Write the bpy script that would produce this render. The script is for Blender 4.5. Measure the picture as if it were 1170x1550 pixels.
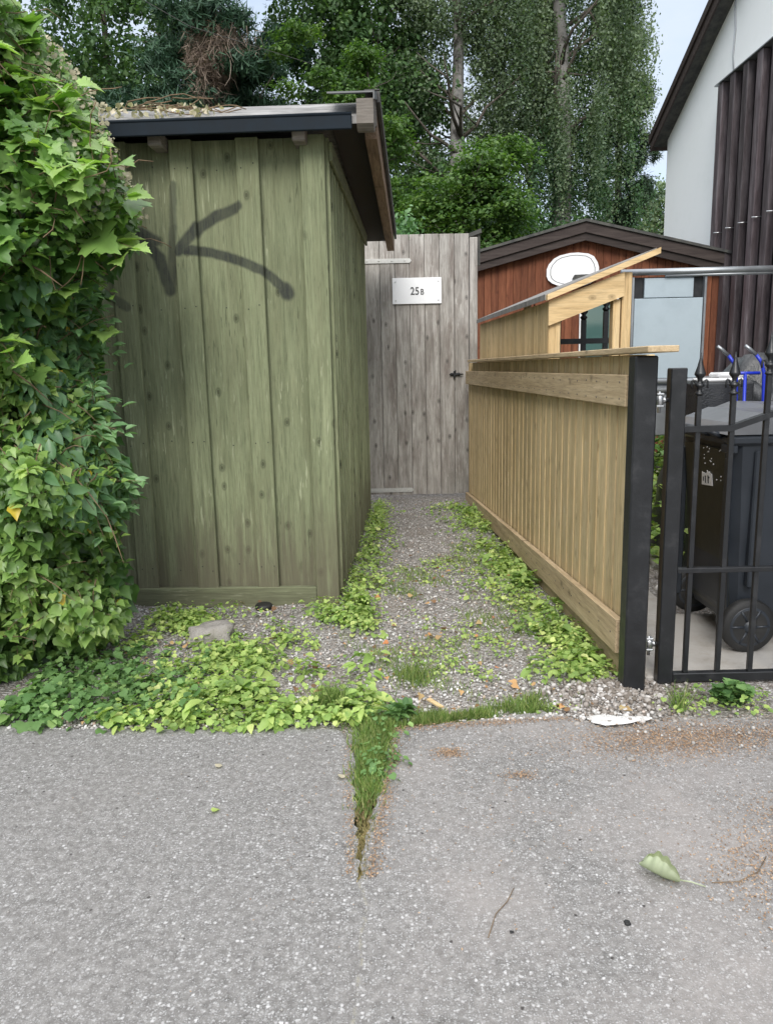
import bpy, bmesh, math, random
import numpy as np
from mathutils import Vector, Matrix
R = math.radians
random.seed(5); rng = np.random.default_rng(11)
S = bpy.context.scene
for o in list(bpy.data.objects): bpy.data.objects.remove(o)
COL = S.collection

# ------------------------------------------------------------ camera
cam = bpy.data.cameras.new('camera'); co = bpy.data.objects.new('camera', cam); COL.objects.link(co)
cam.sensor_fit = 'HORIZONTAL'; cam.sensor_width = 36; cam.lens = 36 * 1167 / 1170
cam.clip_start = .05; cam.clip_end = 1000
th, rl = R(10.6), .022
F = Vector((0, math.cos(th), -math.sin(th))); U0 = Vector((0, math.sin(th), math.cos(th))); R0 = Vector((1, 0, 0))
Rv = R0 * math.cos(rl) - U0 * math.sin(rl); Uv = U0 * math.cos(rl) + R0 * math.sin(rl)
M = Matrix((Rv, Uv, -F)).transposed().to_4x4(); M.translation = Vector((0, 0, 1.35))
co.matrix_world = M; S.camera = co

# ------------------------------------------------------------ world, sun, exposure
SUN_EL, SUN_AZ = R(38), R(188)          # azimuth clockwise from +Y: behind the viewer, a little to the left
w = bpy.data.worlds.new('World'); S.world = w; w.use_nodes = True
nt = w.node_tree; nt.nodes.clear()
def nd(nt, typ, ins=None, **props):
    n = nt.nodes.new(typ)
    for k, v in props.items(): setattr(n, k, v)
    if ins:
        for k, v in ins.items():
            s = n.inputs[k]
            if isinstance(v, bpy.types.NodeSocket): nt.links.new(v, s)
            else:
                try: s.default_value = v
                except Exception: s.default_value = tuple(v) + (1,)
    return n
def ramp(nt, fac, stops, interp='LINEAR'):
    n = nt.nodes.new('ShaderNodeValToRGB'); nt.links.new(fac, n.inputs[0]); cr = n.color_ramp; cr.interpolation = interp
    while len(cr.elements) < len(stops): cr.elements.new(.5)
    for e, (p, c) in zip(cr.elements, stops):
        e.position = p; e.color = (c, c, c, 1) if not hasattr(c, '__len__') else tuple(c) + (1,)
    return n.outputs[0]
def math_(nt, op, a, b=0., c=0., clamp=False):
    n = nt.nodes.new('ShaderNodeMath'); n.operation = op; n.use_clamp = clamp
    for i, v in enumerate((a, b, c)):
        if isinstance(v, bpy.types.NodeSocket): nt.links.new(v, n.inputs[i])
        else: n.inputs[i].default_value = v
    return n.outputs[0]
def vmath(nt, op, a, b=None, scale=None):
    n = nt.nodes.new('ShaderNodeVectorMath'); n.operation = op
    for i, v in enumerate((a, b)):
        if v is None: continue
        if isinstance(v, bpy.types.NodeSocket): nt.links.new(v, n.inputs[i])
        else: n.inputs[i].default_value = v
    if scale is not None:
        if isinstance(scale, bpy.types.NodeSocket): nt.links.new(scale, n.inputs['Scale'])
        else: n.inputs['Scale'].default_value = scale
    return n
def mixc(nt, fac, a, b, mode='MIX'):
    n = nt.nodes.new('ShaderNodeMix'); n.data_type = 'RGBA'; n.blend_type = mode
    for s, v in ((n.inputs[0], fac), (n.inputs[6], a), (n.inputs[7], b)):
        if isinstance(v, bpy.types.NodeSocket): nt.links.new(v, s)
        elif hasattr(v, '__len__'): s.default_value = tuple(v)[:3] + (1,)
        else: s.default_value = v
    return n.outputs[2]
sky = nd(nt, 'ShaderNodeTexSky', sky_type='NISHITA', sun_disc=False, sun_elevation=SUN_EL, sun_rotation=SUN_AZ)
tc = nd(nt, 'ShaderNodeTexCoord').outputs['Generated']
sep = nd(nt, 'ShaderNodeSeparateXYZ', {0: tc})
mp = nd(nt, 'ShaderNodeMapping', {'Vector': tc, 'Scale': (1.3, 1.3, 3.2)}).outputs[0]
cn = nd(nt, 'ShaderNodeTexNoise', {'Vector': mp, 'Scale': 1.9, 'Detail': 6., 'Roughness': .55}).outputs[0]
cfac = ramp(nt, cn, [(.30, .35), (.62, .96)])
cz = ramp(nt, sep.outputs[2], [(0., (4.0, 4.35, 4.9)), (.45, (4.3, 4.75, 5.4)), (.68, (10., 10.2, 10.4)), (1., (19., 19.1, 19.2))])
skyc = mixc(nt, 1., sky.outputs[0], (1.2, 1.2, 1.2), 'MULTIPLY')
bgc = mixc(nt, cfac, skyc, cz)
bg = nd(nt, 'ShaderNodeBackground', {'Color': bgc, 'Strength': .1})
nt.links.new(bg.outputs[0], nd(nt, 'ShaderNodeOutputWorld').inputs[0])
sl = bpy.data.lights.new('sun', 'SUN'); so = bpy.data.objects.new('sun', sl); COL.objects.link(so)
sl.energy = 1.5; sl.angle = R(28); sl.color = (1, .96, .9)
sd = Vector((math.sin(SUN_AZ) * math.cos(SUN_EL), math.cos(SUN_AZ) * math.cos(SUN_EL), math.sin(SUN_EL)))
so.rotation_euler = sd.to_track_quat('Z', 'Y').to_euler()
vs = S.view_settings; vs.view_transform = 'Standard'; vs.look = 'None'; vs.exposure = .98; vs.gamma = 1

# ------------------------------------------------------------ object helpers
def tag(o, label=None, cat=None, group=None, kind=None):
    for k, v in (('label', label), ('category', cat), ('group', group), ('kind', kind)):
        if v: o[k] = v
    return o
def thing(name, label, cat, loc=(0, 0, 0), rz=0, group=None):
    o = bpy.data.objects.new(name, None); COL.objects.link(o); o.location = loc; o.rotation_euler = (0, 0, rz)
    o.empty_display_size = .1
    return tag(o, label, cat, group)
class MB:
    """collects shapes, then becomes one mesh object; rnd is a random number per board/leaf/stone"""
    def __init__(s): s.v = []; s.f = []; s.r = []; s.sm = []
    def add(s, vs, fs, rnd=None, smooth=False):
        b = len(s.v); rnd = random.random() if rnd is None else rnd
        s.v += [tuple(v) for v in vs]; s.r += [rnd] * len(vs)
        s.f += [tuple(i + b for i in f) for f in fs]; s.sm += [smooth] * len(fs); return s
    def box(s, a, b, rnd=None, bev=0.0):
        (x0, y0, z0), (x1, y1, z1) = a, b
        x0, x1 = min(x0, x1), max(x0, x1); y0, y1 = min(y0, y1), max(y0, y1); z0, z1 = min(z0, z1), max(z0, z1)
        if bev <= 0:
            v = [(x, y, z) for x in (x0, x1) for y in (y0, y1) for z in (z0, z1)]
            f = [(0, 1, 3, 2), (4, 6, 7, 5), (0, 4, 5, 1), (2, 3, 7, 6), (0, 2, 6, 4), (1, 5, 7, 3)]
            return s.add(v, f, rnd)
        bm = bmesh.new(); bmesh.ops.create_cube(bm, size=1)
        for v in bm.verts: v.co = Vector(((x0 + x1) / 2 + v.co.x * (x1 - x0), (y0 + y1) / 2 + v.co.y * (y1 - y0), (z0 + z1) / 2 + v.co.z * (z1 - z0)))
        bmesh.ops.bevel(bm, geom=bm.edges[:], offset=bev, segments=1, affect='EDGES', profile=.5)
        return s.bm(bm, rnd)
    def bm(s, bm, rnd=None, mat=None, smooth=False):
        bm.verts.ensure_lookup_table(); bm.verts.index_update()
        vs = [(mat @ v.co) if mat else v.co.copy() for v in bm.verts]
        s.add(vs, [[v.index for v in f.verts] for f in bm.faces], rnd, smooth); bm.free(); return s
    def prism(s, pts, off, rnd=None):
        """polygon pts (3D) extruded by vector off"""
        n = len(pts); off = Vector(off); P = [Vector(p) for p in pts]
        v = P + [p + off for p in P]
        f = [tuple(range(n))[::-1], tuple(range(n, 2 * n))] + [(i, (i + 1) % n, n + (i + 1) % n, n + i) for i in range(n)]
        nn = (P[1] - P[0]).cross(P[2] - P[1])
        if nn.dot(off) < 0: f = [g[::-1] for g in f]
        return s.add(v, f, rnd)
    def tube(s, pts, rad, seg=8, rnd=None, caps=True, smooth=True):
        P = [Vector(p) for p in pts]; n = len(P)
        rad = rad if hasattr(rad, '__len__') else [rad] * n
        v = []; prev = None
        for i, p in enumerate(P):
            t = (P[min(i + 1, n - 1)] - P[max(i - 1, 0)]).normalized()
            if prev is None: a = t.orthogonal().normalized()
            else:
                a = prev - t * prev.dot(t)
                a = a.normalized() if a.length > 1e-6 else t.orthogonal().normalized()
            prev = a; b = t.cross(a)
            for k in range(seg):
                q = 2 * math.pi * k / seg
                v.append(p + (a * math.cos(q) + b * math.sin(q)) * rad[i])
        f = [(i * seg + k, i * seg + (k + 1) % seg, (i + 1) * seg + (k + 1) % seg, (i + 1) * seg + k) for i in range(n - 1) for k in range(seg)]
        if caps: f += [tuple(range(seg))[::-1], tuple(range((n - 1) * seg, n * seg))]
        return s.add(v, f, rnd, smooth)
    def lathe(s, prof, origin, axis='Z', seg=24, rnd=None, smooth=True):
        """prof: (radius, height) pairs along the axis"""
        ox, oy, oz = origin; v = []
        for r_, h in prof:
            for k in range(seg):
                q = 2 * math.pi * k / seg; c, d = math.cos(q) * r_, math.sin(q) * r_
                v.append({'Z': (ox + c, oy + d, oz + h), 'Y': (ox + c, oy + h, oz + d), 'X': (ox + h, oy + c, oz + d)}[axis])
        n = len(prof)
        f = [(i * seg + k, i * seg + (k + 1) % seg, (i + 1) * seg + (k + 1) % seg, (i + 1) * seg + k) for i in range(n - 1) for k in range(seg)]
        f += [tuple(range(seg))[::-1], tuple(range((n - 1) * seg, n * seg))]
        return s.add(v, f, rnd, smooth)
    def build(s, name, mat, parent=None, label=None):
        me = bpy.data.meshes.new(name); me.from_pydata([tuple(v) for v in s.v], [], s.f)
        a = me.attributes.new('rnd', 'FLOAT', 'POINT'); a.data.foreach_set('value', s.r)
        me.polygons.foreach_set('use_smooth', s.sm)
        bm = bmesh.new(); bm.from_mesh(me); bmesh.ops.recalc_face_normals(bm, faces=bm.faces); bm.to_mesh(me); bm.free()
        me.materials.append(mat)
        o = bpy.data.objects.new(name, me); COL.objects.link(o)
        if parent: o.parent = parent
        if label: o['label'] = label
        return o
def fastmesh(name, v, f, rnd, mat, parent=None):
    """v (n,3), f (m,k) numpy"""
    me = bpy.data.meshes.new(name); n, m, k = len(v), len(f), f.shape[1]
    me.vertices.add(n); me.vertices.foreach_set('co', v.astype(np.float32).ravel())
    me.loops.add(m * k); me.loops.foreach_set('vertex_index', f.astype(np.int32).ravel())
    me.polygons.add(m); me.polygons.foreach_set('loop_start', np.arange(0, m * k, k, dtype=np.int32))
    me.polygons.foreach_set('loop_total', np.full(m, k, dtype=np.int32))
    a = me.attributes.new('rnd', 'FLOAT', 'POINT'); a.data.foreach_set('value', rnd.astype(np.float32))
    me.update(calc_edges=True); me.materials.append(mat)
    o = bpy.data.objects.new(name, me); COL.objects.link(o)
    if parent: o.parent = parent
    return o
def norm(a): return a / np.maximum(np.linalg.norm(a, axis=-1, keepdims=True), 1e-9)
def scatter(name, tmpl, pos, nrm, tip, size, rnd, mat, parent=None):
    tv, tf = tmpl; z = norm(nrm); y = tip - z * (tip * z).sum(1, keepdims=True); y = norm(y); x = np.cross(y, z)
    sz = size if size.ndim == 2 else np.repeat(size[:, None], 3, 1)
    L = tv[None] * sz[:, None, :]
    v = pos[:, None, :] + L[..., :1] * x[:, None] + L[..., 1:2] * y[:, None] + L[..., 2:3] * z[:, None]
    n, k = len(pos), len(tv)
    f = (tf[None] + (np.arange(n) * k)[:, None, None]).reshape(-1, tf.shape[1])
    return fastmesh(name, v.reshape(-1, 3), f, np.repeat(rnd, k), mat, parent)
def fan(outline, fold=.12, cup=0.):
    """leaf template: stalk at the origin, tip along +Y, folded along the midrib"""
    o = np.array(outline, float); c = np.array([[0, .45]])
    p = np.vstack([c, o]); z = np.abs(p[:, 0]) * fold * 2 - cup * (p[:, 1] - .45) ** 2
    v = np.column_stack([p, z]); n = len(o)
    f = np.array([(0, 1 + i, 1 + (i + 1) % n) for i in range(n)])
    return v, f
def mirror(h): return h + [(-x, y) for x, y in h[::-1] if x > 1e-6]
MAPLE = fan(mirror([(0, .0), (.10, -.06), (.30, -.12), (.34, -.03), (.46, .0), (.42, .12), (.54, .20), (.68, .28), (.60, .36), (.64, .50), (.50, .48), (.40, .54), (.32, .58), (.31, .72), (.20, .74), (.15, .86), (.07, .90), (0, 1.05)]), .12, .3)
IVY = fan(mirror([(0, .0), (.2, -.08), (.38, .08), (.44, .3), (.26, .52), (.14, .75), (0, 1.)]), .14, .25)
OVAL = fan(mirror([(0, .0), (.16, .12), (.25, .38), (.18, .7), (0, 1.)]), .2, .3)
ROUND = fan(mirror([(0, .05), (.28, -.04), (.46, .16), (.42, .34), (.48, .5), (.32, .72), (.2, .78), (0, .9)]), .16, .3)
RHOMB = (np.array([(0, 0, 0), (.32, .5, .06), (0, 1, 0), (-.32, .5, .06)], float), np.array([(0, 1, 2, 3)]))
NEEDLE = (np.array([(-.09, 0, 0), (.09, 0, 0), (0, 1, 0)], float), np.array([(0, 1, 2)]))
BLADE = (np.array([(-.045, 0, 0), (.045, 0, 0), (.035, .5, .04), (-.035, .5, .04), (0, 1, .22), (0, 1, .22)], float), np.array([(0, 1, 2, 3), (3, 2, 4, 5)]))
def rdir(n, up=0.):
    d = norm(rng.normal(size=(n, 3))); d[:, 2] += up; return norm(d)

# ------------------------------------------------------------ materials
def newmat(name):
    m = bpy.data.materials.new(name); m.use_nodes = True; nt = m.node_tree; nt.nodes.clear()
    out = nd(nt, 'ShaderNodeOutputMaterial'); p = nd(nt, 'ShaderNodeBsdfPrincipled'); nt.links.new(p.outputs[0], out.inputs[0])
    return m, nt, p, out
def bump(nt, p, h, dist, strength=1.):
    b = nd(nt, 'ShaderNodeBump', {'Height': h, 'Distance': dist, 'Strength': strength}); nt.links.new(b.outputs[0], p.inputs['Normal'])
def attr(nt): return nd(nt, 'ShaderNodeAttribute', attribute_name='rnd').outputs['Fac']
def grain_coords(nt, axis, along=1.6, across=28.):
    tc = nd(nt, 'ShaderNodeTexCoord').outputs['Object']; a = attr(nt)
    off = vmath(nt, 'SCALE', (13.7, 7.1, 9.3), scale=a).outputs[0]
    p = vmath(nt, 'ADD', tc, off).outputs[0]
    sc = [across] * 3; sc[axis] = along
    g = vmath(nt, 'MULTIPLY', p, tuple(sc)).outputs[0]
    return tc, a, p, g
def wood(name, c0, c1, c2, axis=2, knots=.5, rough=.8, blot=(0, 0, 0), blotamt=0., dirt=None, var=.25, bd=.002, across=28., strokes=None, lowdirt=None, spec=.25, cross=None, flecks=None):
    m, nt, P, out = newmat(name)
    tc, a, p, g = grain_coords(nt, axis, across=across)
    n1 = nd(nt, 'ShaderNodeTexNoise', {'Vector': g, 'Scale': 1., 'Detail': 6., 'Roughness': .65, 'Distortion': .6}).outputs[0]
    col = ramp(nt, n1, [(.25, c0), (.5, c1), (.75, c2)])
    g2 = vmath(nt, 'MULTIPLY', g, (4.5, 4.5, 4.5)).outputs[0]
    n2 = nd(nt, 'ShaderNodeTexNoise', {'Vector': g2, 'Scale': 1., 'Detail': 4., 'Roughness': .7}).outputs[0]
    f2 = ramp(nt, n2, [(.3, .62), (.5, .98), (.8, 1.16)])
    col = mixc(nt, 1., col, f2, 'MULTIPLY')
    # board to board variation
    vv = math_(nt, 'MULTIPLY_ADD', a, var * 2, 1 - var)
    col = mixc(nt, 1., col, nd(nt, 'ShaderNodeCombineXYZ', {0: vv, 1: vv, 2: vv}).outputs[0], 'MULTIPLY')
    # weather blotches
    if blotamt > 0:
        sc = [9.] * 3; sc[axis] = 1.8
        b = nd(nt, 'ShaderNodeTexNoise', {'Vector': vmath(nt, 'MULTIPLY', p, tuple(sc)).outputs[0], 'Scale': 1., 'Detail': 7., 'Roughness': .68}).outputs[0]
        bf = ramp(nt, b, [(.46, 0.), (.68, blotamt)])
        col = mixc(nt, bf, col, blot)
    # knots
    if knots > 0:
        cr_ = cross if cross is not None else (0 if axis == 2 else 2)
        s3 = nd(nt, 'ShaderNodeSeparateXYZ', {0: p})
        uv = nd(nt, 'ShaderNodeCombineXYZ', {0: math_(nt, 'MULTIPLY', s3.outputs[cr_], 8.), 1: math_(nt, 'MULTIPLY', s3.outputs[axis], 5.)}).outputs[0]
        vo = nd(nt, 'ShaderNodeTexVoronoi', {'Vector': uv, 'Scale': 1., 'Randomness': 1.}, voronoi_dimensions='2D')
        kd = math_(nt, 'ADD', vo.outputs['Distance'], math_(nt, 'MULTIPLY', math_(nt, 'SUBTRACT', n1, .5), .08))
        kf = ramp(nt, kd, [(.05, knots), (.075, knots * .35), (.09, knots * .75), (.16, 0.)])
        on = ramp(nt, nd(nt, 'ShaderNodeSeparateColor', {0: vo.outputs['Color']}).outputs[0], [(.70, 0.), (.74, 1.)])
        col = mixc(nt, math_(nt, 'MULTIPLY', kf, on), col, tuple(x * .3 for x in c0))
    if dirt:
        dc, lo, hi, amt = dirt
        d = nd(nt, 'ShaderNodeTexNoise', {'Vector': tc, 'Scale': 1.7, 'Detail': 8., 'Roughness': .7}).outputs[0]
        col = mixc(nt, ramp(nt, d, [(lo, 0.), (hi, amt)]), col, dc)
    if flecks:
        sc = [75.] * 3; sc[axis] = 7.
        fl = nd(nt, 'ShaderNodeTexNoise', {'Vector': vmath(nt, 'MULTIPLY', p, tuple(sc)).outputs[0], 'Scale': 1., 'Detail': 3., 'Roughness': .6}).outputs[0]
        fm = nd(nt, 'ShaderNodeTexNoise', {'Vector': p, 'Scale': 2.6, 'Detail': 5.}).outputs[0]
        ff = math_(nt, 'MULTIPLY', ramp(nt, fl, [(.60, 0.), (.66, 1.)]), ramp(nt, fm, [(.46, 0.), (.66, .8)]))
        col = mixc(nt, ff, col, flecks)
        fd = math_(nt, 'MULTIPLY', ramp(nt, fl, [(.33, 1.), (.38, 0.)]), ramp(nt, fm, [(.35, .8), (.55, .15)]))
        col = mixc(nt, fd, col, tuple(x * .45 for x in c0))
    if lowdirt:   # paint worn off the board ends at the foot, ragged by the grain
        dc, z0, z1, amt = lowdirt
        z = nd(nt, 'ShaderNodeSeparateXYZ', {0: tc}).outputs[2]
        q = math_(nt, 'ADD', z, math_(nt, 'MULTIPLY', math_(nt, 'SUBTRACT', n1, .5), 1.3))
        col = mixc(nt, ramp(nt, q, [(z0, amt), (z1, 0.)]), col, dc)
    if strokes:   # sprayed lines on the front boards, soft edged
        wob = nd(nt, 'ShaderNodeTexNoise', {'Vector': tc, 'Scale': 14., 'Detail': 4.})
        wp = vmath(nt, 'ADD', tc, vmath(nt, 'SCALE', vmath(nt, 'SUBTRACT', wob.outputs[1], (.5, .5, .5)).outputs[0], scale=.018).outputs[0]).outputs[0]
        wp = vmath(nt, 'MULTIPLY', wp, (1, 0, 1)).outputs[0]
        tot = None
        for (x0, z0), (x1, z1), wd, op in strokes:
            A, B = Vector((x0, 0, z0)), Vector((x1, 0, z1)); D = B - A; L2 = max(D.length_squared, 1e-6)
            pa = vmath(nt, 'SUBTRACT', wp, tuple(A)).outputs[0]
            t = math_(nt, 'DIVIDE', vmath(nt, 'DOT_PRODUCT', pa, tuple(D)).outputs['Value'], L2, clamp=True)
            q = vmath(nt, 'SUBTRACT', pa, vmath(nt, 'SCALE', tuple(D), scale=t).outputs[0])
            d = vmath(nt, 'LENGTH', q.outputs[0]).outputs['Value']
            mr = nd(nt, 'ShaderNodeMapRange', {0: d, 1: wd * .65, 2: wd * 1.35, 3: op, 4: 0.}, interpolation_type='SMOOTHSTEP').outputs[0]
            tot = mr if tot is None else math_(nt, 'MAXIMUM', tot, mr)
        sm = nd(nt, 'ShaderNodeTexNoise', {'Vector': tc, 'Scale': 9., 'Detail': 7., 'Roughness': .7}).outputs[0]
        tot = math_(nt, 'MULTIPLY', tot, math_(nt, 'MULTIPLY', ramp(nt, n2, [(.3, .65), (.6, 1.)]), ramp(nt, sm, [(.35, .85), (.6, 1.)])))
        col = mixc(nt, tot, col, (.022, .025, .026))
    nt.links.new(col, P.inputs['Base Color']); P.inputs['Roughness'].default_value = rough; P.inputs['Specular IOR Level'].default_value = spec
    bump(nt, P, math_(nt, 'ADD', n1, math_(nt, 'MULTIPLY', n2, .6)), bd)
    return m
def plain(name, c, rough=.5, metal=0., var=.12, scale=6., bd=0., spec=.5, c2=None, lo=.4, hi=.7, coat=0.):
    m, nt, P, out = newmat(name); tc = nd(nt, 'ShaderNodeTexCoord').outputs['Object']
    n = nd(nt, 'ShaderNodeTexNoise', {'Vector': tc, 'Scale': scale, 'Detail': 8., 'Roughness': .65}).outputs[0]
    c = tuple(c)
    col = ramp(nt, n, [(.3, tuple(x * (1 - var) for x in c)), (.7, tuple(x * (1 + var) for x in c))])
    if c2: col = mixc(nt, ramp(nt, n, [(lo, 0.), (hi, 1.)]), col, c2)
    nt.links.new(col, P.inputs['Base Color'])
    nt.links.new(ramp(nt, n, [(.3, max(rough - .08, 0)), (.7, min(rough + .1, 1))]), P.inputs['Roughness'])
    P.inputs['Metallic'].default_value = metal; P.inputs['Specular IOR Level'].default_value = spec; P.inputs['Coat Weight'].default_value = coat
    if bd:
        n2 = nd(nt, 'ShaderNodeTexNoise', {'Vector': tc, 'Scale': scale * 12, 'Detail': 4.}).outputs[0]; bump(nt, P, n2, bd)
    return m
def leafmat(name, stops, rough=.5, trans=.35, spec=.35):
    m, nt, P, out = newmat(name); a = attr(nt)
    col = ramp(nt, a, stops)
    tc = nd(nt, 'ShaderNodeTexCoord').outputs['Object']
    n = nd(nt, 'ShaderNodeTexNoise', {'Vector': tc, 'Scale': 9., 'Detail': 3.}).outputs[0]
    col = mixc(nt, 1., col, ramp(nt, n, [(.3, .8), (.7, 1.2)]), 'MULTIPLY')
    nt.links.new(col, P.inputs['Base Color']); P.inputs['Roughness'].default_value = rough; P.inputs['Specular IOR Level'].default_value = spec
    tr = nd(nt, 'ShaderNodeBsdfTranslucent', {'Color': mixc(nt, 1., col, (1.3, 1.5, .6), 'MULTIPLY')})
    mx = nd(nt, 'ShaderNodeMixShader', {0: trans, 1: P.outputs[0], 2: tr.outputs[0]}); nt.links.new(mx.outputs[0], out.inputs[0])
    return m

GSTROKES = [((-.822, 2.33), (-.839, 2.119), .026, .62), ((-.839, 2.119), (-.878, 1.80), .028, .72),
            ((-1.03, 2.09), (-.931, 1.967), .03, .97), ((-.931, 1.967), (-.885, 1.80), .034, .93),
            ((-.815, 2.0), (-.702, 2.115), .031, .97), ((-.702, 2.115), (-.60, 2.178), .029, .97), ((-.60, 2.178), (-.48, 2.22), .029, .93),
            ((-.80, 2.005), (-.64, 1.99), .026, .97), ((-.64, 1.99), (-.50, 1.945), .026, .93), ((-.50, 1.945), (-.36, 1.885), .026, .9),
            ((-.36, 1.885), (-.25, 1.79), .026, .93), ((-.245, 1.785), (-.235, 1.765), .038, .97), ((-1.02, 2.10), (-.95, 2.06), .03, .9),
            ((-1.369, 1.804), (-1.241, 1.783), .022, .55), ((-1.241, 1.783), (-1.117, 1.709), .024, .6),
            ((-1.294, 2.011), (-1.351, 1.874), .024, .6), ((-1.351, 1.874), (-1.468, 1.736), .024, .6)]
GW = dict(c0=(.132, .148, .085), c1=(.182, .203, .118), c2=(.245, .268, .162), blot=(.15, .155, .09), blotamt=.55, var=.12,
          dirt=((.30, .31, .19), .56, .74, .35), lowdirt=((.115, .10, .07), .10, .60, .75), knots=.75, bd=.0025, flecks=(.38, .40, .27))
M_green_front = wood('green_stain_front', strokes=GSTROKES, **GW)
GWs = dict(GW); GWs['var'] = .42; GWs['c1'] = (.25, .275, .16); GWs['c2'] = (.37, .395, .25)  # side wall weathered pale, and lightened further to paint in missing light
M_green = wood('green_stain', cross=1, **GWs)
GWx = dict(GW); GWx['lowdirt'] = ((.085, .075, .05), .0, .5, .5)
M_green_c = wood('green_stain_corner', **GW)
M_green_x = wood('green_stain_rail', axis=0, **GWx)
M_green_y = wood('green_stain_side_rail', axis=1, **GWx)
M_grey = wood('weathered_grey_wood', (.19, .175, .16), (.36, .34, .315), (.52, .50, .47), knots=.8, blot=(.13, .10, .085), blotamt=.7, var=.18,
              dirt=((.20, .195, .17), .5, .75, .5), bd=.002, across=22., flecks=(.58, .56, .53))
M_greyx = wood('weathered_grey_beam', (.14, .12, .10), (.25, .225, .20), (.36, .33, .30), axis=0, knots=.4, blot=(.10, .08, .065), blotamt=.5)
M_fence = wood('impregnated_pine', cross=1, c0=(.46, .35, .19), c1=(.55, .425, .24), c2=(.64, .51, .31), knots=.5, blot=(.36, .25, .11), blotamt=.5, var=.15, flecks=(.62, .54, .38),
               dirt=((.34, .29, .17), .5, .75, .25), across=24., bd=.001)
FB = dict(knots=.6, blot=(.34, .26, .16), blotamt=.45, var=.1)
M_fence_y = wood('impregnated_pine_rail', (.34, .25, .15), (.46, .35, .215), (.58, .46, .30), axis=1, **FB)
M_pale_z = wood('fresh_pine', (.48, .33, .16), (.62, .45, .24), (.72, .56, .33), axis=2, knots=.6, var=.08)
M_pale_x = wood('fresh_pine_beam', (.48, .33, .16), (.62, .45, .24), (.72, .56, .33), axis=0, knots=.6, var=.08)
M_brown_y = wood('brown_board', (.12, .08, .055), (.24, .165, .11), (.36, .26, .18), axis=1, knots=.4)
M_red = wood('red_brown_panelling', (.115, .040, .021), (.18, .065, .033), (.25, .10, .052), knots=.4, blot=(.08, .022, .012), blotamt=.45, var=.2, across=20.)
M_bargex = wood('dark_brown_barge', (.028, .02, .018), (.045, .034, .031), (.07, .056, .05), axis=0, knots=.2, rough=.7)
M_slat = wood('dark_brown_slats', (.035, .025, .028), (.075, .058, .064), (.15, .13, .14), knots=.15, blot=(.20, .18, .19), blotamt=.4, var=.3, rough=.55, across=16., spec=.5)
M_black = plain('black_gate_paint', (.012, .013, .015), .38, var=.2, scale=14, c2=(.03, .03, .032), lo=.55, hi=.8, bd=.0004)
M_white = plain('white_plate', (.82, .83, .85), .4, var=.02)
M_ink = plain('dark_print', (.05, .05, .055), .5)
M_zinc = plain('zinc', (.55, .56, .57), .35, 1., var=.15, scale=30)
M_hinge = plain('pale_hinge_metal', (.52, .52, .50), .55, .25, var=.12, scale=40)
M_gutter = plain('blue_black_fascia', (.012, .018, .025), .7, var=.3, scale=8, spec=.15)
M_gutter2 = plain('grey_cap_sheet', (.12, .125, .13), .5, var=.25, scale=12)
def roofmat():
    m, nt, P, out = newmat('weathered_roof_felt'); tc = nd(nt, 'ShaderNodeTexCoord').outputs['Object']
    n = nd(nt, 'ShaderNodeTexNoise', {'Vector': vmath(nt, 'MULTIPLY', tc, (3, 14, 3)).outputs[0], 'Scale': 1.5, 'Detail': 9., 'Roughness': .7}).outputs[0]
    col = ramp(nt, n, [(.3, (.09, .088, .085)), (.5, (.20, .195, .19)), (.65, (.32, .315, .31)), (.8, (.14, .15, .11))])
    nt.links.new(col, P.inputs['Base Color']); P.inputs['Roughness'].default_value = .75; bump(nt, P, n, .004); return m
M_roof = roofmat()
M_felt = plain('dark_roof_felt', (.05, .05, .05), .85, var=.3, scale=10, bd=.002, c2=(.10, .10, .085))
M_render = plain('white_render', (.88, .90, .90), .85, var=.02, scale=2.2, bd=.0008, c2=(.78, .81, .80), lo=.5, hi=.85)
M_bark = plain('bark', (.10, .085, .07), .95, var=.45, scale=12, bd=.01)
M_birchbark = plain('birch_bark', (.26, .25, .24), .85, var=.3, scale=3, bd=.006, c2=(.06, .055, .05), lo=.5, hi=.62)
M_twig = plain('twig', (.16, .11, .065), .9, var=.4, scale=20)
M_bin = plain('blue_grey_bin_plastic', (.022, .027, .035), .42, var=.15, scale=5, bd=.0003)
M_bin2 = plain('olive_black_bin_plastic', (.018, .020, .014), .36, var=.15, scale=5, bd=.0003)
M_lid = plain('grey_lid_plastic', (.12, .125, .135), .38, var=.1)
M_tyre = plain('rubber', (.014, .014, .014), .6, var=.2, bd=.0005, c2=(.05, .048, .045), lo=.55, hi=.9)
M_tarp = plain('black_tarpaulin', (.03, .032, .035), .38, var=.3, scale=7, bd=.004)
M_blue = plain('blue_tube_paint', (.015, .035, .42), .35, var=.1)
M_steel = plain('brushed_steel', (.32, .34, .36), .4, .7, var=.12, scale=5)
M_panel = plain('pale_blue_panel', (.42, .50, .55), .38, .2, var=.10, scale=4, c2=(.34, .41, .45), lo=.5, hi=.8)
M_whitep = plain('white_plastic', (.7, .7, .7), .4, var=.04)
M_conc = plain('concrete_slab', (.40, .385, .365), .9, var=.15, scale=5, bd=.002, c2=(.28, .26, .23))
M_lime = plain('lime_mortar', (.76, .75, .73), .9, var=.12, scale=22, bd=.006, c2=(.36, .33, .30), lo=.48, hi=.7)
M_rock = plain('boulder_stone', (.30, .28, .26), .9, var=.35, scale=9, bd=.008, c2=(.11, .10, .07), lo=.5, hi=.75)
M_brick = plain('edging_brick', (.42, .36, .32), .85, var=.2, scale=8)
def glassmat():
    m, nt, P, out = newmat('door_glass'); P.inputs['Base Color'].default_value = (.06, .12, .11, 1); P.inputs['Roughness'].default_value = .08; P.inputs['Specular IOR Level'].default_value = .8; return m
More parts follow.
